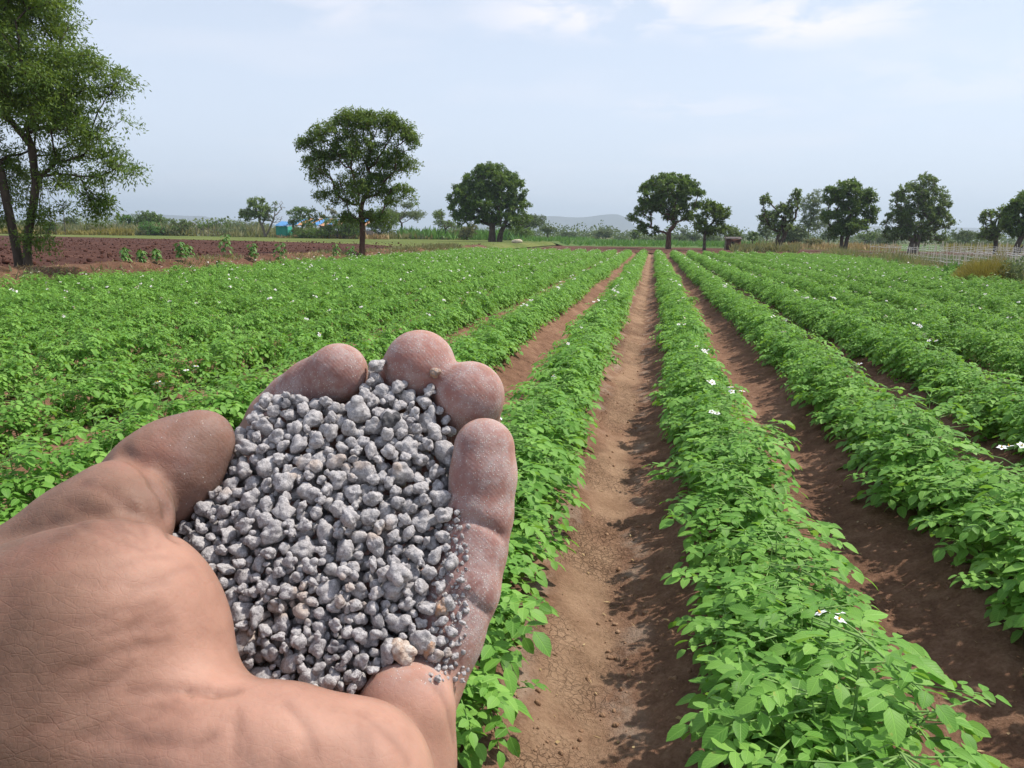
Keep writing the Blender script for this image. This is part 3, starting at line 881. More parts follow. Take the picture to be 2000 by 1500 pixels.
# --- neem standing on the bank
b = at(706, 34.0)
def cm2(px, py, dd=0.0):
    m = 34.0 / 1500
    return ((px - 706) * m, dd, (hor(706) + (CAMZ - b[2]) / m - py) * m)
make_tree('neem_tree', 'round neem tree with a short straight trunk standing on the earth bank', 'tree', b,
          [[cm2(706, 505), cm2(708, 450), cm2(706, 415)]],
          [(*cm2(625, 270), .5, .5, .4), (*cm2(790, 262), .5, .5, .4), (*cm2(705, 240), .9, .9, .45), (*cm2(665, 260), .85, .95, .62), (*cm2(745, 325, .3), .8, .7, .7), (*cm2(650, 305, -.3), .7, .7, .6), (*cm2(745, 255), .95, 1.0, .6), (*cm2(705, 300), 1.2, 1.2, .8), (*cm2(620, 330), .75, .9, .75), (*cm2(608, 290), .45, .5, .3),
           (*cm2(790, 320), .7, .9, .8), (*cm2(800, 275), .45, .5, .4), (*cm2(700, 370), 1.3, 1.2, .75), (*cm2(775, 380), .8, .9, .5),
           (*cm2(635, 390), .6, .6, .45), (*cm2(615, 425), .3, .4, .3), (*cm2(690, 425), .7, .7, .3), (*cm2(735, 425), .8, .7, .35), (*cm2(760, 240), .5, .5, .3)],
          480, 105, (0.11, 0.045), .30, M_neem, M_barkred, .12, 12, shell=.3, droop=.45)

def big(px, d, name, label, stems, lobes, ncl, lp, mleaf, mbark, tr, seed, cr, leaf, **kw):
    b = at(px, d); m = d / 1500; yb = hor(px) + (CAMZ - b[2]) / m
    cv = lambda q: ((q[0] - px) * m, (q[2] if len(q) > 2 else 0) * m, (yb - q[1]) * m)
    st = []
    for s in stems: st.append([cv(q) for q in s])
    lb = [(*cv(l[:2] + ((l[4],) if len(l) > 4 else (0,))), l[2] * m, l[2] * m * .95, l[3] * m) for l in lobes]
    return make_tree(name, label, 'tree', b, st, lb, ncl, lp, leaf, cr * m, mleaf, mbark, tr * m, seed, **kw)

big(961, 96, 'mango_tree', 'dense dark domed mango tree with a thick short trunk, left of centre',
    [[(961, 475), (961, 450), (962, 430)], [(975, 474), (978, 455), (985, 440)]],
    [(955, 355, 45, 30), (920, 375, 36, 30), (990, 370, 34, 32), (900, 400, 27, 27), (1010, 400, 23, 30), (955, 400, 55, 32), (905, 425, 22, 14), (1000, 430, 38, 16), (935, 425, 25, 12), (960, 338, 30, 14)],
    480, 95, M_mango, M_bark, 6, 21, 7.5, (.30, .14), shell=.5)
big(1306, 84, 'mango_tree', 'umbrella shaped mango tree with pale forking limbs at the end of the rows',
    [[(1306, 490), (1306, 465), (1306, 452)]],
    [(1300, 368, 48, 24), (1262, 385, 24, 25), (1340, 375, 28, 24), (1240, 425, 15, 14), (1255, 445, 14, 10), (1270, 410, 28, 22), (1345, 405, 22, 18), (1300, 400, 40, 26), (1325, 425, 28, 14), (1270, 452, 20, 8), (1310, 354, 35, 12)],
    330, 90, M_mango, M_barkred, 4.6, 22, 6.8, (.26, .12), shell=.62)
big(1377, 78, 'tree', 'small sparse tree with a thin trunk right of the umbrella shaped mango tree',
    [[(1377, 490), (1376, 465), (1377, 445)]],
    [(1385, 410, 22, 18), (1405, 420, 20, 18), (1370, 440, 18, 12), (1385, 450, 18, 9), (1360, 425, 12, 12), (1410, 440, 14, 12)],
    115, 75, M_neem, M_bark, 2.8, 23, 5.6, (.22, .11), shell=.3)
big(1515, 76, 'tree', 'scraggly half bare leaning tree with bare twigs reaching up to the right',
    [[(1515, 493), (1519, 465), (1522, 445)], [(1517, 485), (1530, 465), (1536, 448)]],
    [(1490, 395, 12, 14), (1500, 430, 18, 20), (1525, 415, 16, 20), (1540, 410, 14, 26), (1550, 385, 12, 12), (1530, 445, 22, 12), (1485, 420, 8, 12)],
    190, 46, M_dry, M_bark, 4.0, 24, 5.0, (.20, .10), shell=.3, bare=.12)
big(1648, 80, 'tree', 'dark irregular tree with several stems behind the end of the stake trellis',
    [[(1646, 496), (1644, 470), (1645, 445)], [(1652, 494), (1654, 468), (1660, 445)]],
    [(1650, 375, 26, 20), (1620, 385, 20, 18), (1615, 425, 17, 12), (1650, 410, 26, 20), (1690, 385, 14, 18), (1697, 420, 16, 16), (1660, 440, 34, 14), (1640, 452, 26, 10), (1675, 398, 16, 14)],
    300, 85, M_mango, M_bark, 3.6, 25, 6.2, (.25, .12), shell=.45)
big(1784, 80, 'tree', 'broad oval tree with thinning silvery crown behind the stake trellis',
    [[(1780, 500), (1782, 475), (1786, 462)], [(1789, 498), (1792, 470), (1798, 455)]],
    [(1795, 362, 24, 20), (1770, 390, 34, 28), (1815, 395, 30, 30), (1750, 430, 30, 28), (1790, 425, 42, 30), (1832, 435, 26, 30), (1745, 460, 26, 14), (1825, 465, 28, 12), (1785, 455, 40, 14)],
    620, 52, M_dry, M_barkpale, 5.0, 26, 5.6, (.21, .10), shell=.55)
big(1950, 76, 'tree', 'thin yellow green tree with bare twigs on top near the right edge',
    [[(1948, 500), (1946, 480), (1944, 462)]],
    [(1925, 425, 16, 16), (1940, 450, 24, 18), (1950, 420, 14, 18), (1925, 460, 18, 10)],
    140, 50, M_neem, M_bark, 4, 27, 5.4, (.20, .10), shell=.3, bare=.2)
big(1984, 70, 'tree', 'dark full crowned tree cut by the right edge of the photo',
    [[(1984, 502), (1988, 480), (1998, 450)], [(1986, 500), (2010, 470), (2020, 440)]],
    [(1985, 410, 24, 22), (2005, 400, 30, 26), (1975, 445, 20, 20), (2020, 440, 34, 26), (1965, 425, 14, 20)],
    260, 85, M_mango, M_bark, 5, 28, 6.4, (.24, .12), shell=.45)
big(512, 115, 'tree', 'half bare spreading tree, leafy on its left and bare on its right side',
    [[(518, 462), (514, 445), (508, 432)], [(521, 458), (530, 440), (536, 428)]],
    [(505, 400, 22, 14), (485, 420, 16, 12), (515, 415, 20, 16), (545, 405, 14, 16), (540, 425, 18, 12)],
    170, 50, M_dry, M_barkpale, 2.4, 29, 4.8, (.28, .14), shell=.4,
    extra=lambda c: 1.0 if c[0] < 1.2 else .12)

# --- smaller and far ones:  px, depth, top y, width px, mats, label
far = [
 (302, 127, 430, 50, M_bright, 'bush', 'bright green bush among the weeds below the dark clump'),
 (350, 127, 424, 40, M_dry, 'open', 'thin brownish brush standing right of the dark clump'),
 (455, 124, 443, 52, M_grey, 'bush', 'pale green bush left of the half bare spreading tree'),
 (195, 128, 437, 56, M_weed, 'bush', 'low olive bush among the yellow weeds on the left'),
 (98, 121, 425, 24, M_neem, 'bush', 'small dark bush between the pipe frame and the twin trunks'),
 (138, 150, 418, 26, M_far, 'bush', 'small rounded tree seen through the twin trunks on the far left'),
 (248, 150, 417, 26, M_bright, 'round', 'little pale green tree left of the dark clump behind the ploughed field'),
 (293, 150, 408, 62, M_mango, 'bush', 'dense dark green tree clump behind the ploughed field'),
 (10, 150, 425, 40, M_far, 'bush', 'dim green tree low on the far left edge'),
 (412, 140, 428, 66, M_mango, 'bush', 'dark low thicket behind the grey stakes, left of the half bare tree'),
 (365, 160, 428, 40, M_weed, 'bush', 'tall pale bush between the dark clump and the dark thicket'),
 (480, 170, 432, 90, M_grey, 'bush', 'grey green bush behind the half bare spreading tree'),
 (590, 114, 405, 58, M_mango, 'open', 'crooked dark tree in front of the tarpaulin shed'),
 (606, 112, 441, 76, M_mango, 'bush', 'dark low bush against the left half of the tarpaulin shed'),
 (670, 112, 412, 74, M_mango, 'bush', 'dark round bush in front of the tarpaulin shed, left of the neem trunk'),
 (645, 140, 400, 30, M_weed, 'open', 'thin pale tree rising behind the tarpaulin shed'),
 (745, 125, 400, 70, M_neem, 'bush', 'full bushy tree just behind the neem on the bank'),
 (785, 130, 385, 78, M_grey, 'open', 'lighter open tree to the right behind the neem on the bank'),
 (870, 125, 412, 62, M_dry, 'open', 'spindly half bare tree left of the dark domed mango tree'),
 (912, 118, 432, 34, M_weed, 'bush', 'short pollarded bush with yellowish leaves beside the domed mango tree'),
 (885, 130, 445, 34, M_weed, 'bush', 'low yellow green shrub under the spindly half bare tree'),
 (1030, 140, 414, 72, M_far, 'round', 'grey green tree rising behind the right side of the domed mango tree'),
 (1010, 125, 438, 60, M_mango, 'bush', 'dark shrubs right behind the domed mango tree trunk'),
 (1070, 150, 438, 34, M_grey, 'round', 'paler small tree at the right end of the clump behind the domed mango tree'),
 (1112, 230, 450, 30, M_far, 'round', 'small hazy tree, first right of the gap before the hills'),
 (1140, 300, 462, 22, M_grey, 'bush', 'tiny hazy bush in front of the hills'),
 (1178, 210, 443, 38, M_grey, 'round', 'largest pale tree in front of the hills'),
 (1160, 215, 464, 16, M_weed, 'bush', 'low tan bush at the left foot of the pale tree before the hills'),
 (1213, 240, 461, 34, M_far, 'bush', 'low hazy bush right of the pale tree before the hills'),
 (1240, 180, 450, 24, M_neem, 'tall', 'narrow green tree below the left rim of the umbrella shaped mango'),
 (1262, 220, 464, 30, M_grey, 'bush', 'low pale bush under the left limbs of the umbrella shaped mango'),
 (1292, 190, 460, 26, M_far, 'bush', 'green bush left of the umbrella shaped mango trunk'),
 (1325, 190, 457, 34, M_far, 'bush', 'rounded bush right of the umbrella shaped mango trunk'),
 (1334, 260, 448, 12, M_grey, 'tall', 'thin hazy tree poking up between the two trunks'),
 (1352, 200, 452, 28, M_far, 'round', 'hazy tree left of the thin trunked small tree'),
 (1392, 170, 458, 34, M_far, 'bush', 'grey green bush behind the thin trunked small tree'),
 (1420, 96, 436, 50, M_dry, 'round', 'dull olive tree leaning over the brick hut'),
 (1437, 110, 452, 30, M_far, 'bush', 'dark shrub behind the brick hut'),
 (1470, 110, 449, 22, M_dry, 'round', 'small round headed tree between the hut and the scraggly tree'),
 (1498, 135, 428, 38, M_grey, 'tall', 'grey green tree behind the left of the scraggly tree'),
 (1578, 120, 380, 66, M_grey, 'tall', 'tall feathery grey green tree behind the scraggly tree'),
 (1550, 115, 432, 50, M_far, 'bush', 'dark bushes at the foot of the tall feathery tree'),
 (1590, 105, 462, 34, M_weed, 'bush', 'low olive shrub in front of the tall feathery tree'),
 (1618, 130, 448, 32, M_far, 'round', 'small tree left behind the dark many stemmed tree'),
 (1690, 150, 452, 40, M_dry, 'round', 'brownish tree between the many stemmed tree and the oval tree'),
 (1720, 170, 455, 60, M_far, 'bush', 'blue green bushes left behind the broad oval tree'),
 (1860, 150, 468, 40, M_far, 'bush', 'low bushes at the right foot of the broad oval tree'),
 (1886, 125, 450, 50, M_far, 'round', 'dark round tree between the oval tree and the thin yellow green tree'),
 (1915, 150, 470, 34, M_grey, 'bush', 'grey green bush right of the dark round tree'),
]
for k, (px, d, yt, wpx, mat, shp, lab) in enumerate(far):
    far_tree(px, d, yt, wpx, mat, M_bark, lab, 200 + k, name='bush' if shp == 'bush' else 'tree', cat='bush' if shp == 'bush' else 'tree', shape=shp,
             dens=1.25 if shp != 'open' else .9, bare=.25 if 'half bare' in lab or 'thin pale' in lab else 0)

# ------------------------------------------------------------------ weeds, grass belts, bank plants
def blade_field(name, P, h, wd, mat, label, seed, lean=.35, kind='stuff', cat=None, clump=0):
    r = np.random.default_rng(seed)
    n = len(P)
    D = norm(r.normal(size=(n, 3)) * [lean, lean, .1] + [0, 0, 1])
    N = norm(r.normal(size=(n, 3)) * [1, 1, .1])
    L = h * r.uniform(.45, 1.2, n); Wd = wd * r.uniform(.6, 1.4, n)
    V, F = cards(P, D, N, L, Wd)
    return tag(build(name, V, [F], mat, smooth=False, rnd=np.repeat(r.uniform(size=n), 4)), label, cat, kind=kind)

def belt(n, px0, px1, d0, d1, seed, clump=.6):
    r = np.random.default_rng(seed)
    px = r.uniform(px0, px1, n * 3); d = d0 + (d1 - d0) * r.uniform(size=n * 3)
    keep = vn(px / 14, d / 4, seed=seed) > r.uniform(-1, 1, n * 3) * clump
    px, d = px[keep][:n], d[keep][:n]
    q = np.stack([(px - 1000) / 1500 * d, (750 - hor(px)) / 1500 * d, d], -1)
    P = cam_pts(q); P[:, 2] = terr(P[:, 0], P[:, 1])
    return P
def hcl(P, h0, h1, seed): return h0 + (h1 - h0) * (0.5 + .5 * vn(P[:, 0] * .35, P[:, 1] * .35, seed=seed))
P = belt(16000, -60, 640, 126, 150, 41, .9); blade_field('dry_weeds', P, hcl(P, .4, 2.8, 1), .26, M_weed, 'tangled dry weeds and brush in a belt beyond the ploughed field', 41, lean=.7)
P = belt(5000, -60, 260, 120, 130, 42); blade_field('yellow_weeds', P, hcl(P, .5, 1.4, 2), .22, M_yellow, 'yellow flowering weeds beyond the ploughed field on the left', 42)
P = belt(6500, 440, 900, 120, 140, 43); blade_field('roadside_weeds', P, hcl(P, .3, 1.7, 3), .26, M_weed, 'olive weeds growing in front of the tarpaulin shed', 43)
P = belt(2600, 540, 760, 112, 122, 44); blade_field('straw_weeds', P, hcl(P, .2, 1.2, 4), .24, M_straw, 'straw coloured dry grass in front of the tarpaulin shed', 44)
P = belt(4200, 780, 1020, 120, 170, 45); blade_field('green_undergrowth', P, hcl(P, .8, 2.4, 5), .34, M_bright, 'bright green undergrowth left of the domed mango tree', 45)
P = belt(7000, 1000, 1500, 105, 175, 46); blade_field('young_crop', P, hcl(P, .5, 1.1, 6), .16, M_bright, 'far strip of young green crop across the centre', 46)
P = belt(5000, 1430, 1560, 72, 92, 47); blade_field('field_edge_grass', P, hcl(P, .3, 1.2, 7), .10, M_weed, 'tall pale grass at the field edge beside the brick hut', 47)
P = belt(4500, 1500, 1760, 95, 125, 48); blade_field('dry_grass', P, hcl(P, .4, 1.2, 8), .14, M_straw, 'orange dry grass behind the scraggly tree', 48)
P = belt(3500, 1850, 2080, 88, 110, 49); blade_field('yellow_field', P, hcl(P, .6, 1.3, 9), .14, M_yellow, 'yellow ripe field behind the trees at the right edge', 49)
for (nm, lab, n_, p0, p1, d0, d1, h0, h1, sd, mt) in (('distant_wood', 'hazy line of distant trees closing the plain behind the field', 16000, 860, 2080, 250, 330, 2.0, 9.0, 66, M_far),
        ('distant_scrub', 'low hazy scrub on the far left beyond the weeds', 9000, -80, 620, 200, 260, 1.5, 6.0, 67, M_grey)):
    P = belt(n_, p0, p1, d0, d1, sd, .2)
    rr = np.random.default_rng(sd)
    hh = h0 + (h1 - h0) * np.clip(.35 + .5 * vn(P[:, 0] / 9, P[:, 1] / 40, seed=sd) + .3 * vn(P[:, 0] / 3, P[:, 1] / 20, seed=sd + 1), 0, 1) ** 1.5
    P[:, 2] += hh * rr.uniform(0, 1, len(P)) ** .8 - .3
    blade_field(nm, P, .9, .6, mt, lab, sd, lean=1.5)
# bank and field-side grass
r = np.random.default_rng(51)
n = 9000; y = 12 + 40 * r.uniform(size=n) ** .8; x = r.uniform(-13.6, -12.0, n)
keep = (vn(x * 1.5, y * .7, seed=52) > .05 - .9 * smooth01((y - 36) / 12)); x, y = x[keep], y[keep]
P = np.stack([x, y, terr(x, y) + .0], -1)
blade_field('bank_grass', P, .20 + .16 * smooth01((y - 34) / 14), .035, M_weed, 'short grass and weeds scattered along the earth bank', 52, lean=.6)
n = 6000; x = r.uniform(-13.8, -12.3, n); y = r.uniform(10, 45, n); keep = vn(x * 2, y * .6, seed=53) > 0; x, y = x[keep], y[keep]
P = np.stack([x, y, terr(x, y) + .02], -1)
blade_field('bank_straw', P, .14 + 0 * x, .022, M_straw, 'dry straw litter lying on the earth bank', 53, lean=1.6)
n = 26000; y = 15 + 44 * r.uniform(size=n); x = right_edge(y) + .35 + r.uniform(0, 1, n) ** 1.3 * 1.8
keep = vn(x * 1.4, y * .8, seed=54) > -.45; x, y = x[keep], y[keep]
P = np.stack([x, y, 0 * x], -1)
blade_field('verge_weeds', P, np.clip(.62 + .4 * vn(x * 1.1, y * .6, seed=55), .25, 1.0), .04, M_weed, 'weedy verge between the crop and the stake trellis', 54, lean=.6)
n = 6000; y = 15 + 44 * r.uniform(size=n); x = right_edge(y) + .2 + r.uniform(0, 1, n) * 1.0
keep = vn(x * 1.2, y * .5, seed=56) > .1; x, y = x[keep], y[keep]
P = np.stack([x, y, 0 * x + .1], -1)
blade_field('verge_leaves', P, .55 + 0 * x, .07, M_bright, 'broad green leaves at the inner edge of the verge', 56, lean=1.0)

def leafy_plant(name, label, base, h, nl, ll, mat, seed, group=None, spread=.35, stem=True):
    r = np.random.default_rng(seed)
    P, D, N, L, Wd = [], [], [], [], []
    t0, t1 = [], []
    t0.append((0, 0, 0)); t1.append((0, 0, h))
    for k in range(nl):
        z = h * (.35 + .65 * (k / nl)) if stem else h * r.uniform(.1, .9)
        a = k * 2.4 + r.uniform(-.3, .3)
        o = np.array([math.cos(a), math.sin(a), 0])
        p = np.array([0, 0, z]) + o * spread * h * r.uniform(.3, .9) * (1.1 - .5 * z / h)
        t0.append((0, 0, z * .95)); t1.append(tuple(p))
        for q in range(4):
            aa = a + (q - 1.5) * .6
            P.append(p); D.append(norm(np.array([math.cos(aa), math.sin(aa), r.uniform(-.8, -.1)]))); N.append((0, 0, 1))
            L.append(ll * r.uniform(.7, 1.2)); Wd.append(ll * .42)
    V, UV, T, Q = leaflets(np.array(P), np.array(D), np.array(N, float), np.array(L), np.array(Wd), np.full(len(P), .2), np.full(len(P), .4))
    root = empty(name, base); tag(root, label, 'plant', group)
    SV, SQ = tubes(t0, t1, np.full(len(t0), .008), np.full(len(t0), .005), 5)
    build('stem', SV, [SQ], M_pstem, root)
    build('foliage', V, [T, Q], mat, root, rnd=np.repeat(r.uniform(size=len(P)), 11), uv=UV)
    return root
for k, (px, d, h, lab) in enumerate([
    (240, 19.5, .34, 'low leafy weed on the bank right of the twin trunked neem'),
    (272, 20.0, .30, 'small weed second to the right of the twin trunked neem'),
    (302, 20.5, .34, 'third weed along the bank from the twin trunked neem'),
    (350, 21.5, .48, 'bushy weed on the bank left of the tall pair'),
    (425, 22.0, .40, 'spreading weed at the foot of the tall bank weed'),
    (438, 24.0, .62, 'tall umbrella leaved weed in the middle of the bank'),
    (492, 25.0, .50, 'slim weed between the two tall umbrella leaved weeds'),
    (545, 26.0, .70, 'tallest umbrella leaved weed, halfway to the neem on the bank'),
    (655, 31.0, .55, 'weed left of the pair beside the neem trunk'),
    (684, 31.0, .70, 'upright weed just left of the neem trunk'),
    (742, 34.0, .45, 'low weed just right of the neem trunk'),
    (365, 23.0, .40, 'yellowish thin weed behind the bushy weed on the bank')]):
    leafy_plant('weed_plant', lab, at(px, d), h * 1.3, 14 if h > .45 else 10, .15, M_bright, 300 + k, 'weeds along the earth bank', spread=.27)

def bush_mass(name, label, cat, base, rx, rz, n, leaf, mat, seed, wiry=False):
    r = np.random.default_rng(seed)
    u = norm(r.normal(size=(n, 3))); u[:, 2] = np.abs(u[:, 2])
    rad = r.uniform(.25, 1, n) ** .5 * (1 + .25 * vn(u[:, 0] * 3, u[:, 1] * 3, u[:, 2] * 3, seed=seed))
    P = u * rad[:, None] * [rx, rx, rz]
    D = norm(u + [0, 0, .8] + r.normal(size=(n, 3)) * .35) if wiry else norm(u + r.normal(size=(n, 3)) * .7)
    N = norm(r.normal(size=(n, 3)))
    V, F = cards(P, D, N, leaf[0] * r.uniform(.6, 1.3, n), leaf[1] * r.uniform(.6, 1.3, n))
    root = empty(name, base); tag(root, label, cat)
    t1 = u[::max(1, n // 60)] * [rx * .8, rx * .8, rz * .8]
    SV, SQ = tubes(np.zeros_like(t1), t1, np.full(len(t1), .008), np.full(len(t1), .003), 4)
    build('stem', SV, [SQ], M_bark, root)
    build('foliage', V, [F], mat, root, smooth=False, rnd=np.repeat(r.uniform(size=n), 4))
b = at(1935, 20.5); bush_mass('bush', 'yellow brown feathery dry bush at the right edge beside the crop', 'bush', b, .85, .95, 9000, (.15, .010), M_yellow, 61, True)
b = at(1900, 22.5); bush_mass('bush', 'smaller half of the yellow brown dry growth, left of the feathery bush', 'bush', b, .5, .75, 4000, (.13, .010), M_yellow, 64, True)
b = at(1992, 20.0); bush_mass('bush', 'grey green leafy bush cut by the right edge beside the dry bush', 'bush', b, .5, 1.0, 2200, (.085, .045), M_grey, 62)
b = at(1870, 24.5); bush_mass('bush', 'green weed clump with upright leaves left of the dry bush', 'bush', b, .5, .65, 1300, (.12, .05), M_bright, 63)

r = np.random.default_rng(71); n = 1500; y = 1.8 * (9.0 / 1.8) ** r.uniform(size=n); x = r.uniform(-2.4, 4.6, n)
P = np.stack([x, y, soil_z(x, y) + .005], -1)
D = norm(r.normal(size=(n, 3)) * [1, 1, .12]); N = norm(r.normal(size=(n, 3)) * .3 + [0, 0, 1])
V, F = cards(P, D, N, r.uniform(.008, .035, n), r.uniform(.003, .012, n))
tag(build('dead_leaf_litter', V, [F], M_straw, smooth=False, rnd=np.repeat(r.uniform(size=n), 4)), 'dry leaf bits and straw fallen on the soil of the furrows', kind='stuff')
# ------------------------------------------------------------------ bamboo stake trellis on the right
M_stake = plain_mat('weathered_stake', (0.42, 0.35, 0.27), (0.68, 0.61, 0.52), 12, .85)
M_string = plain_mat('white_string', (0.6, 0.6, 0.6), (0.75, 0.75, 0.75), 30, .8)
stake_me = []
for k in range(5):
    r = random.Random(k)
    bx, by = r.uniform(-.08, .08), r.uniform(-.08, .08)
    V, Q = tubes([(0, 0, -.1), (bx * .5, by * .5, .65)], [(bx * .5, by * .5, .65), (bx, by, 1.15)], [.018, .017], [.017, .013], 6)
    stake_me.append(build('stake', V, [Q], M_stake, link=False).data)
lines = [((20.2, 10.6), (55, 14.2), 'nearest line of the bamboo stake trellis beside the verge', 42),
         ((22, 12.4), (60, 16.5), 'second line of the bamboo stake trellis', 42),
         ((26, 14.8), (62, 19.5), 'third line of the bamboo stake trellis', 44),
         ((30, 17.5), (66, 23), 'fourth line of the bamboo stake trellis', 44),
         ((36, 21), (70, 27), 'fifth line of the bamboo stake trellis', 40),
         ((42, 25), (74, 31.5), 'farthest line of the bamboo stake trellis, before the trees', 38)]
for li, ((y0, x0), (y1, x1), lab, cnt) in enumerate(lines):
    r = random.Random(500 + li)
    e = empty('stake_trellis', (x0, y0, 0)); tag(e, lab, 'trellis', 'lines of bamboo stakes on the right')
    pts = []
    for k in range(cnt):
        f = (k / (cnt - 1)) ** 1.25
        c = bpy.data.objects.new('stake', stake_me[r.randrange(5)]); COL.objects.link(c); c.parent = e
        lx, ly = (x1 - x0) * f + r.uniform(-.08, .08), (y1 - y0) * f + r.uniform(-.15, .15)
        c.location = (lx, ly, 0); c.rotation_euler = (r.uniform(-.1, .1), r.uniform(-.14, .14), r.uniform(0, 6)); s = r.uniform(.75, 1.2); c.scale = (1, 1, s)
        pts.append((lx, ly))
    a0, a1 = [], []
    for hh in (.5, .95):
        for p, q in zip(pts[:-1], pts[1:]):
            a0.append((p[0], p[1], hh + r.uniform(-.03, .03))); a1.append((q[0], q[1], hh + r.uniform(-.03, .03)))
    V, Q = tubes(a0, a1, np.full(len(a0), .009), np.full(len(a0), .009), 4)
    build('string', V, [Q], M_string, e)
n = 16000; r = np.random.default_rng(58); y = 20 + 45 * r.uniform(size=n); x = 11 + (y - 20) * .1 + r.uniform(0, 1, n) * (5 + (y - 20) * .22)
P = np.stack([x, y, 0 * x], -1)
blade_field('trellis_undergrowth', P, .5 + 0 * x, .05, M_grey, 'thin grey green vines and dry growth among the bamboo stakes', 58, lean=.8)

# grey stakes on the far left
e = empty('stake_fence', at(385, 126)); tag(e, 'grey stake fence in the weeds before the dark thicket', 'fence')
V, Q = tubes([(0, 0, 0)], [(0.1, 0, 2.0)], [.05], [.04], 5); sm = build('stake', V, [Q], M_barkpale, link=False).data
r = random.Random(9); pts = []
for k in range(12):
    c = bpy.data.objects.new('stake', sm); COL.objects.link(c); c.parent = e
    c.location = (k * .55 + r.uniform(-.1, .1), r.uniform(-.3, .3), 0); c.rotation_euler = (0, r.uniform(-.15, .15), 0); c.scale = (1, 1, r.uniform(.7, 1.15)); pts.append(c.location.copy())
V, Q = tubes([tuple(p + Vector((0, 0, 1.2))) for p in pts[:-1]], [tuple(p + Vector((0, 0, 1.2))) for p in pts[1:]], np.full(11, .03), np.full(11, .03), 4)
build('rail', V, [Q], M_barkpale, e)
b = at(113, 118); e = empty('pipe_frame', b); tag(e, 'thin dark pipe frame standing beyond the ploughed field, right of the twin trunks', 'frame')
for x in (-.4, 1.25):
    V, Q = tubes([(x, 0, 0)], [(x, 0, 3.6)], [.05], [.05], 6); build('post', V, [Q], M_bark, e)
V, Q = tubes([(-.4, 0, 3.55), (-.4, 0, 1.8)], [(1.25, 0, 3.55), (1.25, 0, 1.8)], [.035, .035], [.035, .035], 6); build('rail', V, [Q], M_bark, e)

# ------------------------------------------------------------------ shed, hut, people, sack
def boxv(x0, x1, y0, y1, z0, z1):
    V = np.array([(x, y, z) for z in (z0, z1) for y in (y0, y1) for x in (x0, x1)], float)
    F = np.array([(0, 2, 3, 1), (4, 5, 7, 6), (0, 1, 5, 4), (2, 6, 7, 3), (0, 4, 6, 2), (1, 3, 7, 5)])
    return V, F
def multi(boxes):
    Vs, Fs, n = [], [], 0
    for bb in boxes:
        V, F = boxv(*bb); Vs.append(V); Fs.append(F + n); n += 8
    return np.concatenate(Vs), np.concatenate(Fs)
def sag_sheet(x0, x1, y0, y1, za, zb, amp, seed, nx=24, ny=10, thick=.03):
    xs = np.linspace(x0, x1, nx); ys = np.linspace(y0, y1, ny)
    X, Y = np.meshgrid(xs, ys)
    Z = za + (zb - za) * (Y - y0) / (y1 - y0) + amp * fbm(X * 1.2, Y * 1.2, seed=seed, oct=3)
    V = np.stack([X, Y, Z], -1).reshape(-1, 3)
    i = (np.arange(ny - 1)[:, None] * nx + np.arange(nx - 1)[None, :]).ravel()
    Q = np.stack([i, i + 1, i + nx + 1, i + nx], -1)
    V2 = V - [0, 0, thick]
    return np.concatenate([V, V2]), np.concatenate([Q, Q[:, ::-1] + len(V)])
M_blue = plain_mat('blue_tarp', (0.06, 0.20, 0.45), (0.10, 0.30, 0.60), 2, .45)
M_orange = plain_mat('orange_tarp', (0.40, 0.19, 0.09), (0.55, 0.30, 0.15), 2, .5)
M_teal = plain_mat('green_tarp', (0.02, 0.22, 0.17), (0.03, 0.30, 0.22), 3, .6)
M_dark = plain_mat('dark_timber', (0.03, 0.027, 0.024), (0.06, 0.05, 0.045), 3, .9)  # dark brown, for the shed walls and the hut door
M_white = plain_mat('white_sheet', (0.6, 0.6, 0.6), (0.7, 0.7, 0.72), 3, .7)
b = at(556, 120); m = 120 / 1500
e = empty('farm_shed', b); tag(e, 'long low farm shed roofed with patched blue and orange tarpaulins behind the dark bushes', 'shed')
Ls = 165 * m
V, F = multi([(.2, Ls, .2, 3.8, 0, 1.25), (Ls * .45, Ls * .62, .0, .25, 0, 1.9)]); build('wall', V, [F], M_dark, e, smooth=False)
V, F = multi([(k * Ls / 9, k * Ls / 9 + .12, 0, .12, 0, 2.1) for k in range(10)]); build('post', V, [F], M_barkpale, e, smooth=False)
segs = [(0, .05, M_orange), (.05, .17, M_blue), (.17, .24, M_orange), (.24, .30, M_blue), (.30, .36, M_orange), (.36, .44, M_blue), (.44, .54, M_orange), (.54, .60, M_blue), (.60, .70, M_orange), (.70, .78, M_blue), (.78, .86, M_orange), (.86, .94, M_blue), (.94, 1.0, M_orange)]
for k, (a, c, mt) in enumerate(segs):
    V, F = sag_sheet(a * Ls - .1, c * Ls + .1, -.25 - .02 * (k % 3), 4.2, 2.0 + .05 * (k % 2), 3.0 + .06 * (k % 3), .12, 70 + k, 10, 10); build('roof_sheet', V, [F], mt, e)
V, F = sag_sheet(Ls * .86, Ls * .93, 0, .05, .9, 2.0, .02, 90, 6, 6); build('side_sheet', V, [F], M_blue, e)
e2 = empty('tarp_booth', at(539, 115)); tag(e2, 'small booth hung with teal green sheeting at the left end of the shed', 'booth')
t_ = np.linspace(0, 1, 12)
X, Z = np.meshgrid(np.linspace(0, 1.6, 16), np.linspace(0, 1.75, 10))
Yw = .08 * np.sin(X * 9) * 1.0
V = np.stack([X, Yw, Z], -1).reshape(-1, 3); i = (np.arange(9)[:, None] * 16 + np.arange(15)[None, :]).ravel(); Q = np.stack([i, i + 1, i + 17, i + 16], -1)
V = np.concatenate([V, V + [0, .04, 0], V + [0, 2.0, 0]]); Q = np.concatenate([Q, Q[:, ::-1] + 160, Q + 320])
V2, F2b = multi([(1.6, 1.64, .1, 2.0, 0, 1.75), (-.04, 0, .1, 2.0, 0, 1.75)])
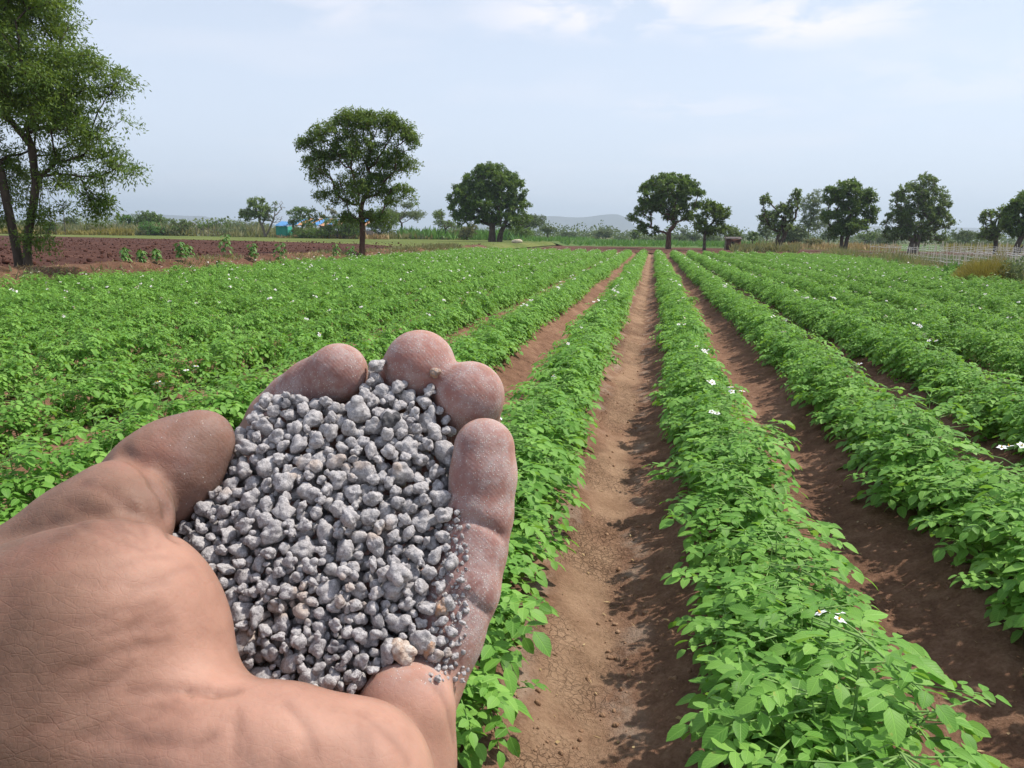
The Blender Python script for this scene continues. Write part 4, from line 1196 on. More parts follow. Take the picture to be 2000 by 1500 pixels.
build('side_sheet', np.concatenate([V, V2]), [np.concatenate([Q, F2b + len(V)])], M_teal, e2)
V, F = sag_sheet(-.15, 1.8, -.2, 2.3, 1.8, 2.5, .06, 95); build('roof_sheet', V, [F], M_blue, e2)
V, F = multi([(x, x + .07, y, y + .07, 0, 1.8) for x in (0, 1.55) for y in (0.12, 1.9)]); build('post', V, [F], M_barkpale, e2, smooth=False)

M_brick = NT('dark_red_brick')
tcx = M_brick.n('ShaderNodeTexCoord').outputs['Object']
mpx = M_brick.n('ShaderNodeMapping', {'Vector': tcx, 'Rotation': (R(90), 0, 0)}).outputs[0]
bt = M_brick.n('ShaderNodeTexBrick', {'Vector': mpx, 'Color1': (.16, .05, .035, 1), 'Color2': (.10, .035, .028, 1), 'Mortar': (.12, .09, .07, 1), 'Scale': 5.0})
M_brick = M_brick.surf(M_brick.n('ShaderNodeBsdfPrincipled', {'Base Color': bt.outputs[0], 'Roughness': .9}).outputs[0])
M_tin = plain_mat('rusty_tin', (0.05, 0.035, 0.03), (0.12, 0.09, 0.075), 4, .6)
b = at(1434, 84); m = 84 / 1500
e = empty('brick_hut', b); tag(e, 'small dark red brick hut with a rough roof at the field edge', 'hut')
V, F = multi([(-.75, .75, 0, 1.6, 0, 1.25)]); build('wall', V, [F], M_brick, e, smooth=False)
V, F = multi([(-.35, .05, -.012, .05, .0, .95)]); build('door', V, [F], M_dark, e, smooth=False)
V, F = sag_sheet(-.95, .9, -.3, 1.9, 1.28, 1.45, .04, 98); build('roof', V, [F], M_tin, e)
V, Q = tubes([(-1.0, -.35, 0)], [(-.95, -.3, 1.7)], [.05], [.04], 6); build('post', V, [Q], M_barkpale, e)
Vr, Fr = multi([(.1 + .3 * k, .35 + .3 * k, -.5 - .1 * k, -.3, 0, .12 + .05 * k) for k in range(3)]); build('rubble', Vr, [Fr], M_white, e, smooth=False)

M_cloth = plain_mat('white_shirt', (0.70, 0.70, 0.70), (0.78, 0.78, 0.78), 10, .8)
M_trous = plain_mat('grey_trousers', (0.10, 0.10, 0.12), (0.14, 0.14, 0.16), 10, .8)
M_dskin = plain_mat('brown_skin', (0.13, 0.07, 0.045), (0.16, 0.09, 0.06), 10, .6)
M_hair = plain_mat('black_hair', (0.01, 0.01, 0.01), (0.02, 0.018, 0.016), 10, .6)
def round_chain(segs, per=12):
    """union-like body from tapered tube segments with spherical joints, welded by a remesh"""
    Vs, Fs, n = [], [], 0
    for (p0, p1, r0_, r1_) in segs:
        p0 = np.array(p0, float); p1 = np.array(p1, float)
        for c, rr_ in ((p0, r0_), (p1, r1_)):
            Vs.append(c + I2 * rr_); Fs.append(F2 + n); n += len(I2)
        V, Q = tubes([p0], [p1], [r0_], [r1_], per)
        Vs.append(V); Fs.append(np.concatenate([Q[:, [0, 1, 2]], Q[:, [0, 2, 3]]]) + n); n += len(V)
    return np.concatenate(Vs), np.concatenate(Fs)
def person(label, base, rot, bend=0.0):
    e = empty('person', base); e.rotation_euler = (0, 0, rot); tag(e, label, 'person')
    hb = np.array([0, 0, .92])
    ax = lambda dz, fx=0, sy=0: tuple(hb + np.array([math.sin(bend) * dz + fx, sy, math.cos(bend) * dz]))
    legs = [((0, .09, .9), (.02, .10, .48), .085, .06), ((.02, .10, .48), (-.02, .10, .07), .058, .045), ((-.02, .1, .05), (.12, .11, .03), .04, .03),
            ((0, -.09, .9), (.10, -.10, .50), .085, .06), ((.10, -.10, .50), (.06, -.10, .07), .058, .045), ((.06, -.1, .05), (.2, -.11, .03), .04, .03)]
    body = legs + [(ax(0), ax(.30), .13, .13), (ax(.30), ax(.46), .14, .10), (ax(.46), ax(.62), .055, .055), (ax(.62), ax(.72), .085, .09),
                   (ax(.46, 0, .17), ax(.2, .08, .24), .05, .042), (ax(.2, .08, .24), ax(.02, .25, .2), .038, .03), (ax(.02, .25, .2), ax(-.05, .33, .2), .032, .02),
                   (ax(.46, 0, -.17), ax(.2, .08, -.24), .05, .042), (ax(.2, .08, -.24), ax(.02, .25, -.2), .038, .03), (ax(.02, .25, -.2), ax(-.05, .33, -.2), .032, .02)]
    V, F = round_chain(body); o = build('body', V, [F], M_dskin, e)
    md = o.modifiers.new('weld', 'REMESH'); md.mode = 'VOXEL'; md.voxel_size = .02; md.use_smooth_shade = True
    shirt = [(ax(-.02), ax(.30), .155, .155), (ax(.30), ax(.46), .165, .125), (ax(.45, 0, .16), ax(.22, .07, .235), .07, .062), (ax(.45, 0, -.16), ax(.22, .07, -.235), .07, .062)]
    V, F = round_chain(shirt); build('shirt', V, [F], M_cloth, e)
    V, F = round_chain([(a, b_, r0_ + .02, r1_ + .02) for a, b_, r0_, r1_ in (legs[0], legs[1], legs[3], legs[4])]); build('trousers', V, [F], M_trous, e)
    V, F = round_chain([(ax(.69, -.02), ax(.76, -.01), .095, .09)]); build('hair', V, [F], M_hair, e)
person('person in a white shirt bending over in the weeds before the tarpaulin shed', at(643, 112), R(180), .6)
person('person in a white shirt standing far off in the undergrowth right of the bank neem', at(828, 150), R(200), 0.0)

M_sack = plain_mat('pale_sack', (0.42, 0.36, 0.26), (0.55, 0.48, 0.37), 3, .9)
V = I3 * [.62, .35, .26]; V = V * (1 + .12 * vn(V[:, 0] * 4, V[:, 1] * 4, V[:, 2] * 4, seed=3))[:, None] + [0, 0, .22]
tag(build('sack', V + at(1010, 84) , [F3], M_sack, loc=at(1010, 84)), 'small pale sack lying on the field edge right of the domed mango trunk', 'sack')

# ------------------------------------------------------------------ the cupped hand (one continuous surface)
VX = 0.0009
lo = np.array([-.27, -.225, .085]); hi = np.array([.008, .022, .250])
dims = np.ceil((hi - lo) / VX).astype(int) + 1
ax_ = [(lo[k] + VX * np.arange(dims[k])).astype(np.float32) for k in range(3)]
BIG = 0.03
def new_field(): return np.full(dims, BIG, np.float32)
def smin(a, b, k):
    h = np.maximum(k - np.abs(a - b), 0) / k
    return np.minimum(a, b) - h * h * k * .25
def sub(pmin, pmax, m):
    s = [slice(int(max(0, (pmin[k] - m - lo[k]) / VX)), int(min(dims[k], (pmax[k] + m - lo[k]) / VX + 2))) for k in range(3)]
    return tuple(s), ax_[0][s[0]][:, None, None], ax_[1][s[1]][None, :, None], ax_[2][s[2]][None, None, :]
def cap(Fd, a, b, k=.004):
    """round cone between (px,py,d,rpx) stations; optional 5th value = flattening along depth"""
    pa, pb = cpt(*a[:3]), cpt(*b[:3]); ra, rb = a[3] * a[2] / 1500, b[3] * b[2] / 1500
    fl = a[4] if len(a) > 4 else 1.0
    R_ = max(ra, rb)
    s, x, y, z = sub(np.minimum(pa, pb) - R_, np.maximum(pa, pb) + R_, .014)
    ba = pb - pa; L2 = float(ba @ ba) + 1e-12
    h = ((x - pa[0]) * ba[0] + (y - pa[1]) * ba[1] + (z - pa[2]) * ba[2]) / L2
    h = np.clip(h, 0, 1)
    d = np.sqrt((x - pa[0] - h * ba[0]) ** 2 + (y - pa[1] - h * ba[1]) ** 2 + ((z - pa[2] - h * ba[2]) / fl) ** 2) - (ra + (rb - ra) * h)
    Fd[s] = smin(Fd[s], d.astype(np.float32), k)
def chain(Fd, pts, k=.004, k2=None):
    for a, b in zip(pts[:-1], pts[1:]): cap(Fd, a, b, k)

fing = []
# index, middle, ring, little: MCP -> PIP -> DIP -> tip, with pad bulges between the joints
f = new_field(); chain(f, [(480, 985, .222, 66), (505, 890, .231, 60), (545, 822, .229, 58), (580, 790, .225, 60), (612, 762, .220, 57), (662, 727, .2125, 57)], .003); fing.append(f)
f = new_field(); chain(f, [(580, 1030, .226, 76), (650, 920, .236, 70), (722, 838, .235, 68), (762, 795, .231, 72), (795, 758, .226, 67), (820, 714, .2165, 70)], .003); fing.append(f)
f = new_field(); chain(f, [(700, 1130, .218, 76), (785, 1010, .230, 72), (855, 925, .229, 67), (885, 875, .226, 72), (905, 830, .221, 66), (918, 773, .2115, 68)], .003); fing.append(f)
f = new_field(); chain(f, [(812, 1360, .180, 84), (868, 1240, .184, 74), (903, 1150, .188, 71), (922, 1075, .192, 66), (936, 1005, .194, 64), (944, 930, .195, 63), (946, 876, .196, 60)], .0025); fing.append(f)
H = new_field()
for q in ((450, 1110, .212, 100), (590, 1170, .214, 125), (700, 1240, .204, 120), (520, 1300, .198, 150), (640, 1330, .196, 140), (430, 1230, .202, 120)):
    cap(H, (*q, .7), q, .012)
chain(H, [(480, 985, .222, 70), (580, 1040, .226, 80), (700, 1130, .218, 80), (790, 1290, .196, 80)], .008)
chain(H, [(545, 940, .238, 58), (690, 935, .241, 62), (790, 1050, .234, 60), (840, 1180, .205, 55)], .006)
cap(H, (590, 850, .236, 42), (660, 870, .241, 48), .005); cap(H, (800, 900, .240, 44), (850, 1000, .232, 50), .005)
cap(H, (368, 1075, .200, 55), (420, 1010, .214, 60), .005)
for f in fing: H = smin(H, f, .0035)
del f
# hypothenar lobe at the base of the little finger, then the heel of the palm in front of it
g = new_field(); chain(g, [(794, 1390, .170, 97), (765, 1500, .169, 115), (600, 1640, .170, 140)], .006)
H = smin(H, g, .0022)
g = new_field(); chain(g, [(440, 1502, .142, 142), (560, 1486, .142, 133), (685, 1530, .145, 146), (650, 1660, .150, 190)], .004)
cap(g, (440, 1600, .150, 185), (100, 1760, .162, 300), .008)
cap(g, (272, 1405, .150, 168), (180, 1440, .154, 212), .008)
cap(g, (330, 1445, .147, 160), (420, 1500, .1425, 140), .010)
cap(g, (330, 1510, .150, 165), (120, 1490, .158, 255), .008)
cap(g, (640, 1640, .160, 190), (250, 1800, .165, 260), .02)
H = smin(H, g, .0015)
# thenar mass and thumb
g = new_field()
cap(g, (250, 1262, .1535, 186), (205, 1340, .1535, 205), .006)
cap(g, (205, 1190, .1525, 160), (60, 1275, .156, 225), .012)
cap(g, (140, 1250, .153, 175), (150, 1330, .153, 195), .012)
cap(g, (150, 1420, .152, 230), (-60, 1560, .160, 280), .010)
cap(g, (322, 1285, .153, 108), (326, 1328, .151, 102), .006)
H2 = g
H = smin(H, H2, .004)
g = new_field()
chain(g, [(-150, 1385, .168, 235), (30, 1198, .171, 158), (160, 1064, .175, 112), (228, 997, .179, 99)], .005)
cap(g, (214, 1034, .172, 104), (232, 1022, .172, 101), .004)
H = smin(H, g, .003)
g = new_field()
chain(g, [(255, 975, .195, 86), (315, 932, .193, 90), (358, 893, .193, 74), (400, 857, .194, 54)], .006)
H = smin(H, g, .0016)
# wrist and forearm
g = new_field()
cap(g, (0, 1560, .163, 300), (-280, 1720, .172, 330), .02)
cap(g, (-280, 1720, .172, 330), (-900, 2050, .180, 340), .02)
H = smin(H, g, .02)
del g, H2

def surf_pt(px, py):
    """first point of the hand surface along a line of sight (in the hand's own build frame)"""
    dd = np.arange(.10, .245, .0004)
    P = np.stack([(px - 1000) / 1500 * dd, (750 - py) / 1500 * dd, dd], -1)
    i = np.round((P - lo) / VX).astype(int)
    ok = np.all((i >= 0) & (i < dims), 1)
    v = np.where(ok, H[tuple(np.clip(i, 0, dims - 1).T)], 1)
    k = np.argmax(v < 0)
    return P[k] if v[k] < 0 else None
SEG = []
def crease(pts, depth, width):
    Q = [surf_pt(*p) for p in pts]; Q = [q for q in Q if q is not None]
    for a, b in zip(Q[:-1], Q[1:]):
        if np.linalg.norm(a - b) > .03: continue
        SEG.append((a, b, min(1, depth / .0012)))
        s, x, y, z = sub(np.minimum(a, b), np.maximum(a, b), width * 3)
        ba = b - a; h = np.clip(((x - a[0]) * ba[0] + (y - a[1]) * ba[1] + (z - a[2]) * ba[2]) / (ba @ ba + 1e-12), 0, 1)
        d2 = (x - a[0] - h * ba[0]) ** 2 + (y - a[1] - h * ba[1]) ** 2 + (z - a[2] - h * ba[2]) ** 2
        H[s] = np.maximum(H[s], H[s] * 0 + H[s] + depth * np.exp(-d2 / width ** 2)) if False else H[s] + (depth * np.exp(-d2 / width ** 2)).astype(np.float32) * .55
crease([(240, 882), (272, 905), (306, 950), (328, 1000), (338, 1050)], .0030, .0013)
crease([(160, 945), (215, 960), (255, 1000), (285, 1045)], 0.0008, .0011)
crease([(130, 985), (190, 1005), (235, 1040)], .0007, .0011)
crease([(100, 1020), (170, 1030), (230, 1060), (280, 1075)], .0007, .0010)
crease([(180, 1030), (240, 1035), (290, 1060)], .0006, .0009)
crease([(290, 890), (340, 905), (370, 915)], .0004, .0010)
crease([(462, 1350), (420, 1356), (370, 1352)], .0034, .0008)
crease([(370, 1352), (310, 1347), (250, 1350)], .0010, .0008)
crease([(330, 1248), (270, 1262), (215, 1275), (160, 1305), (110, 1310)], .0006, .0009)
crease([(300, 1180), (240, 1190), (190, 1210)], .0004, .0009)
crease([(320, 1225), (260, 1228), (200, 1238)], .0005, .0012)
crease([(250, 1445), (310, 1450), (370, 1455), (420, 1440)], .0008, .0011)
crease([(300, 1350), (262, 1372), (240, 1400)], .0006, .0009)
crease([(468, 1385), (466, 1430), (462, 1480)], .0006, .0009)
crease([(560, 1375), (600, 1420), (622, 1480)], .0007, .001)
crease([(700, 1395), (760, 1440), (800, 1490)], .0005, .0012)
crease([(882, 1010), (920, 1012), (960, 1030), (985, 1048)], 0.0022, .0010)
crease([(893, 1022), (940, 1028), (975, 1048)], .0007, .0008)
crease([(880, 1160), (915, 1172), (955, 1200)], 0.0020, .0010)
crease([(870, 1285), (900, 1300), (925, 1318)], .0010, .0010)
crease([(820, 1318), (860, 1350), (878, 1400), (884, 1450)], .0008, .0011)

# many faint lines fanning over the ball of the thumb and the heel
cr_ = np.random.default_rng(5)
for k in range(16):
    x0, y0 = cr_.uniform(40, 300), cr_.uniform(1110, 1460)
    L_ = cr_.uniform(60, 150); a_ = cr_.normal(-.12, .28); bow = cr_.uniform(-14, 14)
    crease([(x0 + L_ * f, y0 + math.tan(a_) * L_ * f + bow * math.sin(math.pi * f)) for f in (0, .25, .5, .75, 1)], cr_.uniform(.0002, .0005), .0008)
for k in range(7):
    x0, y0 = cr_.uniform(440, 760), cr_.uniform(1400, 1480)
    crease([(x0 + 8 * f, y0 + 70 * f + 6 * math.sin(3 * f)) for f in (0, .33, .66, 1)], cr_.uniform(.0002, .0004), .0008)
for k in range(9):
    x0 = 120 + 20 * k; crease([(x0 - 10, 985 - 9 * k + 50), (x0 + 14, 990 - 6 * k + 62), (x0 + 30, 1000 - 2 * k + 84)], .0003, .0007)
# surface nets
sg = H < 0
cx = np.zeros(tuple(dims - 1), np.int8)
for a in (0, 1):
    for b_ in (0, 1):
        for c in (0, 1):
            cx += sg[a:dims[0] - 1 + a, b_:dims[1] - 1 + b_, c:dims[2] - 1 + c]
act = np.argwhere((cx > 0) & (cx < 8)); del cx
idm = np.full(tuple(dims - 1), -1, np.int32); idm[tuple(act.T)] = np.arange(len(act))
acc = np.zeros((len(act), 3)); cn = np.zeros(len(act))
cor = [(a, b_, c) for a in (0, 1) for b_ in (0, 1) for c in (0, 1)]
val = {q: H[act[:, 0] + q[0], act[:, 1] + q[1], act[:, 2] + q[2]].astype(float) for q in cor}
for q in cor:
    for k in range(3):
        if q[k] == 0:
            q2 = tuple(q[j] + (j == k) for j in range(3))
            v0, v1 = val[q], val[q2]; m_ = (v0 < 0) != (v1 < 0)
            tt_ = np.where(m_, v0 / np.where(m_, v0 - v1, 1), 0)
            p = np.repeat(np.array(q, float)[None], len(act), 0); p[:, k] += tt_
            acc += p * m_[:, None]; cn += m_
HV = lo + (act + acc / cn[:, None]) * VX
quads = []
for k in range(3):
    o1, o2 = [(1, 2), (2, 0), (0, 1)][k]
    sl0 = [slice(1, dims[j] - 1) for j in range(3)]; sl1 = list(sl0); sl0[k] = slice(0, dims[k] - 1); sl1[k] = slice(1, dims[k])
    A, B = sg[tuple(sl0)], sg[tuple(sl1)]
    for flip, M_ in ((False, A & ~B), (True, ~A & B)):
        e_ = np.argwhere(M_)
        off = np.ones(3, int); off[k] = 0
        e_ = e_ + off
        def cell(d1, d2):
            q = e_.copy(); q[:, o1] -= d1; q[:, o2] -= d2
            return idm[tuple(q.T)]
        c = [cell(1, 1), cell(0, 1), cell(0, 0), cell(1, 0)]
        if flip: c = c[::-1]
        quads.append(np.stack(c, -1))
HQ = np.concatenate(quads); HQ = HQ[(HQ >= 0).all(1)]
HQ = HQ[:, ::-1]        # depth axis is mirrored when going to world space
for it in range(2):     # relax the net a little
    s_ = np.zeros_like(HV); c_ = np.zeros(len(HV))
    for a in range(4):
        np.add.at(s_, HQ[:, a], HV[HQ[:, (a + 1) % 4]]); np.add.at(c_, HQ[:, a], 1)
    HV = HV * .5 + .5 * s_ / np.maximum(c_, 1)[:, None]
def sdf_at(P):
    g_ = (P - lo) / VX; i = np.clip(np.floor(g_).astype(int), 0, dims - 2); f_ = np.clip(g_ - i, 0, 1)
    out = 0
    for a in (0, 1):
        for b_ in (0, 1):
            for c in (0, 1):
                w = (f_[:, 0] if a else 1 - f_[:, 0]) * (f_[:, 1] if b_ else 1 - f_[:, 1]) * (f_[:, 2] if c else 1 - f_[:, 2])
                out = out + w * H[i[:, 0] + a, i[:, 1] + b_, i[:, 2] + c]
    return out
# skin attributes: back-of-hand tone plus shade painted down the left, dust from the granules
eps = .001
gr = norm(np.stack([sdf_at(HV + np.eye(3)[k] * eps) - sdf_at(HV - np.eye(3)[k] * eps) for k in range(3)], -1))
hpx = HV[:, 0] / HV[:, 2] * 1500 + 1000; hpy = 750 - HV[:, 1] / HV[:, 2] * 1500
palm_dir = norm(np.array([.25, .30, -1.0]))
dors_shade = smooth01((.42 - gr @ palm_dir) / .75)
shade_zone = .75 * smooth01((1125 - hpy - .12 * hpx) / 110) * smooth01((500 - hpx) / 30) + smooth01((370 - hpx) / 370) * 1.0 * smooth01((hpy - 900) / 200)  # darkens thumb and left side: browner skin plus shade painted into the colour
dors_shade = np.clip(dors_shade * .8 + shade_zone, 0, 1)
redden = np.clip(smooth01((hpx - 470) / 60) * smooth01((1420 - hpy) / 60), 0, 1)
dust = np.clip(redden * smooth01((1330 - hpy) / 60) * smooth01((HV[:, 2] - .150) / .02) * (.55 + .45 * smooth01((hpy - 800) / 500)) + .22 * smooth01((hpx - 250) / 100) * smooth01((1040 - hpy) / 60), 0, 1)
dust = np.where((hpx > 700) & (hpy > 1180), np.maximum(dust, .75 * smooth01((1380 - hpy) / 120)), dust)

fold = np.zeros(len(HV))
for a, b_, st_ in SEG:
    ba = b_ - a; hh_ = np.clip(((HV - a) @ ba) / (ba @ ba + 1e-12), 0, 1)
    d2 = ((HV - a - hh_[:, None] * ba) ** 2).sum(1)
    fold = np.maximum(fold, (.35 + .65 * st_) * np.exp(-d2 / .00085 ** 2))
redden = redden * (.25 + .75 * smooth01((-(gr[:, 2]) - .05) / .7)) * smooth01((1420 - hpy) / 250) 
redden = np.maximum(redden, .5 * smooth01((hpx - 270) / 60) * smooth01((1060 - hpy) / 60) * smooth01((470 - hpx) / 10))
t = NT('skin')
ob = t.n('ShaderNodeTexCoord').outputs['Object']
ad = t.n('ShaderNodeAttribute', attribute_name='dorsal_shade').outputs['Fac']
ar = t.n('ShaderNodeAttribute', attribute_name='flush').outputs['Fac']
du = t.n('ShaderNodeAttribute', attribute_name='dust').outputs['Fac']
mott = t.noise(55, ob, 5, .6)
base_c = t.ramp(mott, [(0.3, (0.31, 0.165, 0.120)), (0.7, (0.45, 0.255, 0.190))])
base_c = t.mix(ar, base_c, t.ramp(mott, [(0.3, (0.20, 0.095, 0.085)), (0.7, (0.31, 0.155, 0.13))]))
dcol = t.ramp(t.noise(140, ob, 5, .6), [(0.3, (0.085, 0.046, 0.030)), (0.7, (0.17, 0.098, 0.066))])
base_c = t.mix(t.math('MULTIPLY', ad, .8), base_c, dcol)  # brown back-of-hand skin and the painted left shade in one mix
# lines of the skin: fine criss-cross creases and ridges
w1 = t.n('ShaderNodeTexVoronoi', {'Vector': t.n('ShaderNodeMapping', {'Vector': ob, 'Scale': (1.0, .55, 1), 'Rotation': (0, .3, .6)}).outputs[0], 'Scale': 900.0}, feature='DISTANCE_TO_EDGE').outputs['Distance']
w2 = t.n('ShaderNodeTexVoronoi', {'Vector': t.n('ShaderNodeMapping', {'Vector': ob, 'Scale': (.45, 1.0, 1), 'Rotation': (.4, 0, -.5)}).outputs[0], 'Scale': 480.0}, feature='DISTANCE_TO_EDGE').outputs['Distance']
lines_ = t.math('ADD', t.math('MULTIPLY', t.mr(w1, 0, .12), .4), t.math('MULTIPLY', t.mr(w2, 0, .06), .6))
rid = t.n('ShaderNodeTexWave', {'Vector': ob, 'Scale': 420.0, 'Distortion': 5.0, 'Detail': 2.0, 'Detail Scale': .12}, bands_direction='DIAGONAL').outputs[1]
nb = t.bump(t.math('MULTIPLY', lines_, t.math('ADD', t.math('MULTIPLY', ad, .35), .25)), .00016, .5)
nb = t.bump(t.math('MULTIPLY', rid, t.math('ADD', t.math('MULTIPLY', ar, .7), t.mr(t.noise(45, ob, 2), .45, .7, 0, .35))), .00006, .4, nb)
nb = t.bump(t.noise(900, ob, 3), .0002, .5, nb)
nb = t.bump(t.noise(130, ob, 4), .0006, .5, nb)
base_c = t.mix(t.math('MULTIPLY', t.math('SUBTRACT', 1.0, lines_), t.math('MULTIPLY', ad, .10)), base_c, (0.18, 0.08, 0.055, 1))
fo_ = t.n('ShaderNodeAttribute', attribute_name='fold').outputs['Fac']
blot = t.noise(28, ob, 4, .6)
base_c = t.mix(t.mr(blot, .5, .68, 0, .38), base_c, t.mix(.5, base_c, (0.36, 0.12, 0.085, 1)))
base_c = t.mix(t.mr(t.noise(75, ob, 5, .7), .56, .72, 0, .35), base_c, t.mix(.6, base_c, (0.12, 0.065, 0.045, 1)))
base_c = t.mix(t.math('MULTIPLY', fo_, .42), base_c, (0.13, 0.05, 0.036, 1))
# dust: white specks and a thin bloom
sp1 = t.n('ShaderNodeTexVoronoi', {'Vector': ob, 'Scale': 2300.0}, feature='F1')
sp1d = sp1.outputs['Distance']; sp1c = t.n('ShaderNodeSeparateXYZ', {0: sp1.outputs['Color']}).outputs[0]
pat = t.math('MULTIPLY', du, t.mr(t.noise(200, ob, 6, .75), .36, .66, .1, 1.0))
speck = t.math('MULTIPLY', t.mr(sp1d, .28, .42, 1.0, 0.0), t.math('GREATER_THAN', pat, t.math('ADD', t.math('MULTIPLY', sp1c, 1.25), .10)))
bloom = t.math('MULTIPLY', pat, .48)
base_c = t.mix(bloom, base_c, (0.50, 0.46, 0.46, 1))
base_c = t.mix(t.math('MULTIPLY', speck, .7), base_c, (0.60, 0.56, 0.53, 1))
nb = t.bump(speck, .0003, .8, nb)
p = t.n('ShaderNodeBsdfPrincipled', {'Base Color': base_c, 'Roughness': t.math('ADD', .60, t.math('MULTIPLY', du, .3)), 'Specular IOR Level': .28, 'Normal': nb,
      'Subsurface Weight': .30, 'Subsurface Radius': (1.0, .35, .2), 'Subsurface Scale': .0035}, subsurface_method='RANDOM_WALK')
M_skin = t.surf(p.outputs[0])
hand_o = cam_pts([cpt(-300, 1500, .18)])[0]
hand = build('hand', cam_pts(HV), [HQ], M_skin, loc=hand_o, attrs={'dorsal_shade': dors_shade, 'dust': dust, 'flush': redden, 'fold': fold})
tag(hand, 'cupped brown hand, palm up, dusty fingers curled round a heap of grey granules', 'hand')

# ------------------------------------------------------------------ grey granules heaped in the palm
def Dsurf(px, py):
    d = .1895 + (1040 - py) / 600 * .040
    rr_ = np.sqrt(((px - 620) / 330) ** 2 + ((py - 1040) / 380) ** 2)
    return d - .0095 * np.clip(1 - rr_ ** 2, -.6, 1)
poly = np.array([(300, 1060), (345, 1050), (385, 1000), (400, 962), (432, 935), (450, 905), (455, 860), (482, 838), (505, 800), (515, 780), (560, 772), (620, 778), (668, 790), (705, 770), (715, 735),
                 (760, 742), (800, 742), (850, 735), (870, 770), (880, 830), (882, 900), (890, 960), (893, 1100), (888, 1200), (868, 1285), (800, 1290), (740, 1300), (690, 1345),
                 (600, 1365), (520, 1368), (440, 1360), (400, 1300), (360, 1180)], float)
def inpoly(x, y):
    ins = np.zeros(len(x), bool); j = len(poly) - 1
    for i in range(len(poly)):
        xi, yi = poly[i]; xj, yj = poly[j]
        ins ^= ((yi > y) != (yj > y)) & (x < (xj - xi) * (y - yi) / (yj - yi + 1e-12) + xi); j = i
    return ins
gr_ = np.random.default_rng(77)
G = np.zeros((0, 4))
cellsz = .009; cells = {}
def try_add(c, rad, tol):
    k0 = tuple(np.floor(c / cellsz).astype(int))
    for a in (-1, 0, 1):
        for b_ in (-1, 0, 1):
            for e_ in (-1, 0, 1):
                for (q, r2) in cells.get((k0[0] + a, k0[1] + b_, k0[2] + e_), ()):
                    dq = c - q
                    if dq @ dq < (tol * (rad + r2)) ** 2: return False
    cells.setdefault(k0, []).append((c, rad)); return True
gl_ = []
def batch(n, pxr, zoff, tol):
    x = gr_.uniform(330, 900, n); y = gr_.uniform(725, 1355, n)
    ok = inpoly(x, y); x, y = x[ok], y[ok]
    ds = Dsurf(x, y); ro = gr_.uniform(*pxr, len(x)); rad = ro * ds / 1500
    if zoff[1] > .006: dep_ = ds + gr_.uniform(*zoff, len(x))
    else: dep_ = ds + rad * .6 + gr_.uniform(*zoff, len(x))
    C = np.stack([(x - 1000) / 1500 * dep_, (750 - y) / 1500 * dep_, dep_], -1)
    s_ = sdf_at(C)
    # a granule that would sit inside a finger is pushed out to rest against it
    g_ = norm(np.stack([sdf_at(C + np.eye(3)[k] * .001) - sdf_at(C - np.eye(3)[k] * .001) for k in range(3)], -1))
    push = np.clip(rad * .8 - s_, 0, None)
    okk = push < .0035
    C = C + g_ * push[:, None]
    for c, r_, o_ in zip(C, rad, okk):
        if o_ and try_add(c, r_, tol): gl_.append((*c, r_))
batch(70, (25, 31), (-.0008, .002), .92)
batch(700, (18, 24), (-.0008, .002), .88)
batch(5000, (13, 18), (-.0008, .003), .82)
batch(9000, (10, 14), (0, .004), .78)
batch(3500, (14, 22), (.004, .013), .80)
batch(3000, (10, 16), (.003, .012), .78)
batch(1600, (7, 11), (.0, .003), .80)
# fine crumbs thicker along the little finger
nb0 = len(gl_)
x = gr_.uniform(800, 915, 1000); y = gr_.uniform(1000, 1330, 1000); keep = gr_.uniform(size=1000) < np.exp(-((x - (885 - .02 * (y - 1000))) / 26) ** 2); x, y = x[keep][:420], y[keep][:420]
for xx, yy in zip(x, y):
    s_ = surf_pt(xx, yy)
    dd = Dsurf(np.array([xx]), np.array([yy]))[0]
    if s_ is None: continue
    r_ = gr_.uniform(3.0, 8.0) * .19 / 1500
    d_ = min(s_[2] - r_ * .6, dd + .002) if s_[2] < dd + .003 else dd
    c = np.array([(xx - 1000) / 1500 * d_, (750 - yy) / 1500 * d_, d_])
    if try_add(c, r_, .8): gl_.append((*c, r_))
G = np.array(gl_)

def granule(seed, base, nl=6, amp=.10):
    r = np.random.default_rng(seed)
    U = norm(base); T = np.zeros(len(U))
    lobes = [(np.zeros(3), .66)]
    for k in range(nl):
        lobes.append((norm(r.normal(size=3)) * r.uniform(.42, .72), r.uniform(.30, .46)))
    vals = []
    for c, ro in lobes:
        b_ = U @ c; q = b_ ** 2 - c @ c + ro ** 2
        vals.append(np.where(q > 0, b_ + np.sqrt(np.maximum(q, 0)), 0))
    vals = np.array(vals); T = np.log(np.exp(vals * 22).sum(0)) / 22
    st = r.uniform(.72, 1.25, 3)
    o = r.uniform(0, 50, 3)
    q = U * 2.6 + o
    T = T * (1 + amp * fbm(q[:, 0], q[:, 1], q[:, 2], seed=seed, oct=3))
    V = U * T[:, None] * st
    return V / np.abs(V).max() * 1.12
t = NT('granule_grit')
pos = t.n('ShaderNodeNewGeometry').outputs['Position']
n_big = t.noise(150, pos, 2, .5); n_mid = t.noise(700, pos, 5, .7); n_f = t.noise(2600, pos, 4, .7)
f_ = t.math('ADD', t.math('MULTIPLY', n_mid, .55), t.math('MULTIPLY', n_f, .45))
gc = t.ramp(f_, [(0.32, (0.13, 0.118, 0.118)), (0.45, (0.33, 0.312, 0.32)), (0.62, (0.58, 0.555, 0.555))])
gc = t.mix(t.mr(n_big, .62, .72), gc, t.mix(.6, gc, (0.09, 0.09, 0.105, 1)))
gc = t.mix(t.mr(t.noise(90, pos, 2), .60, .70, 0, .45), gc, (0.50, 0.37, 0.28, 1))
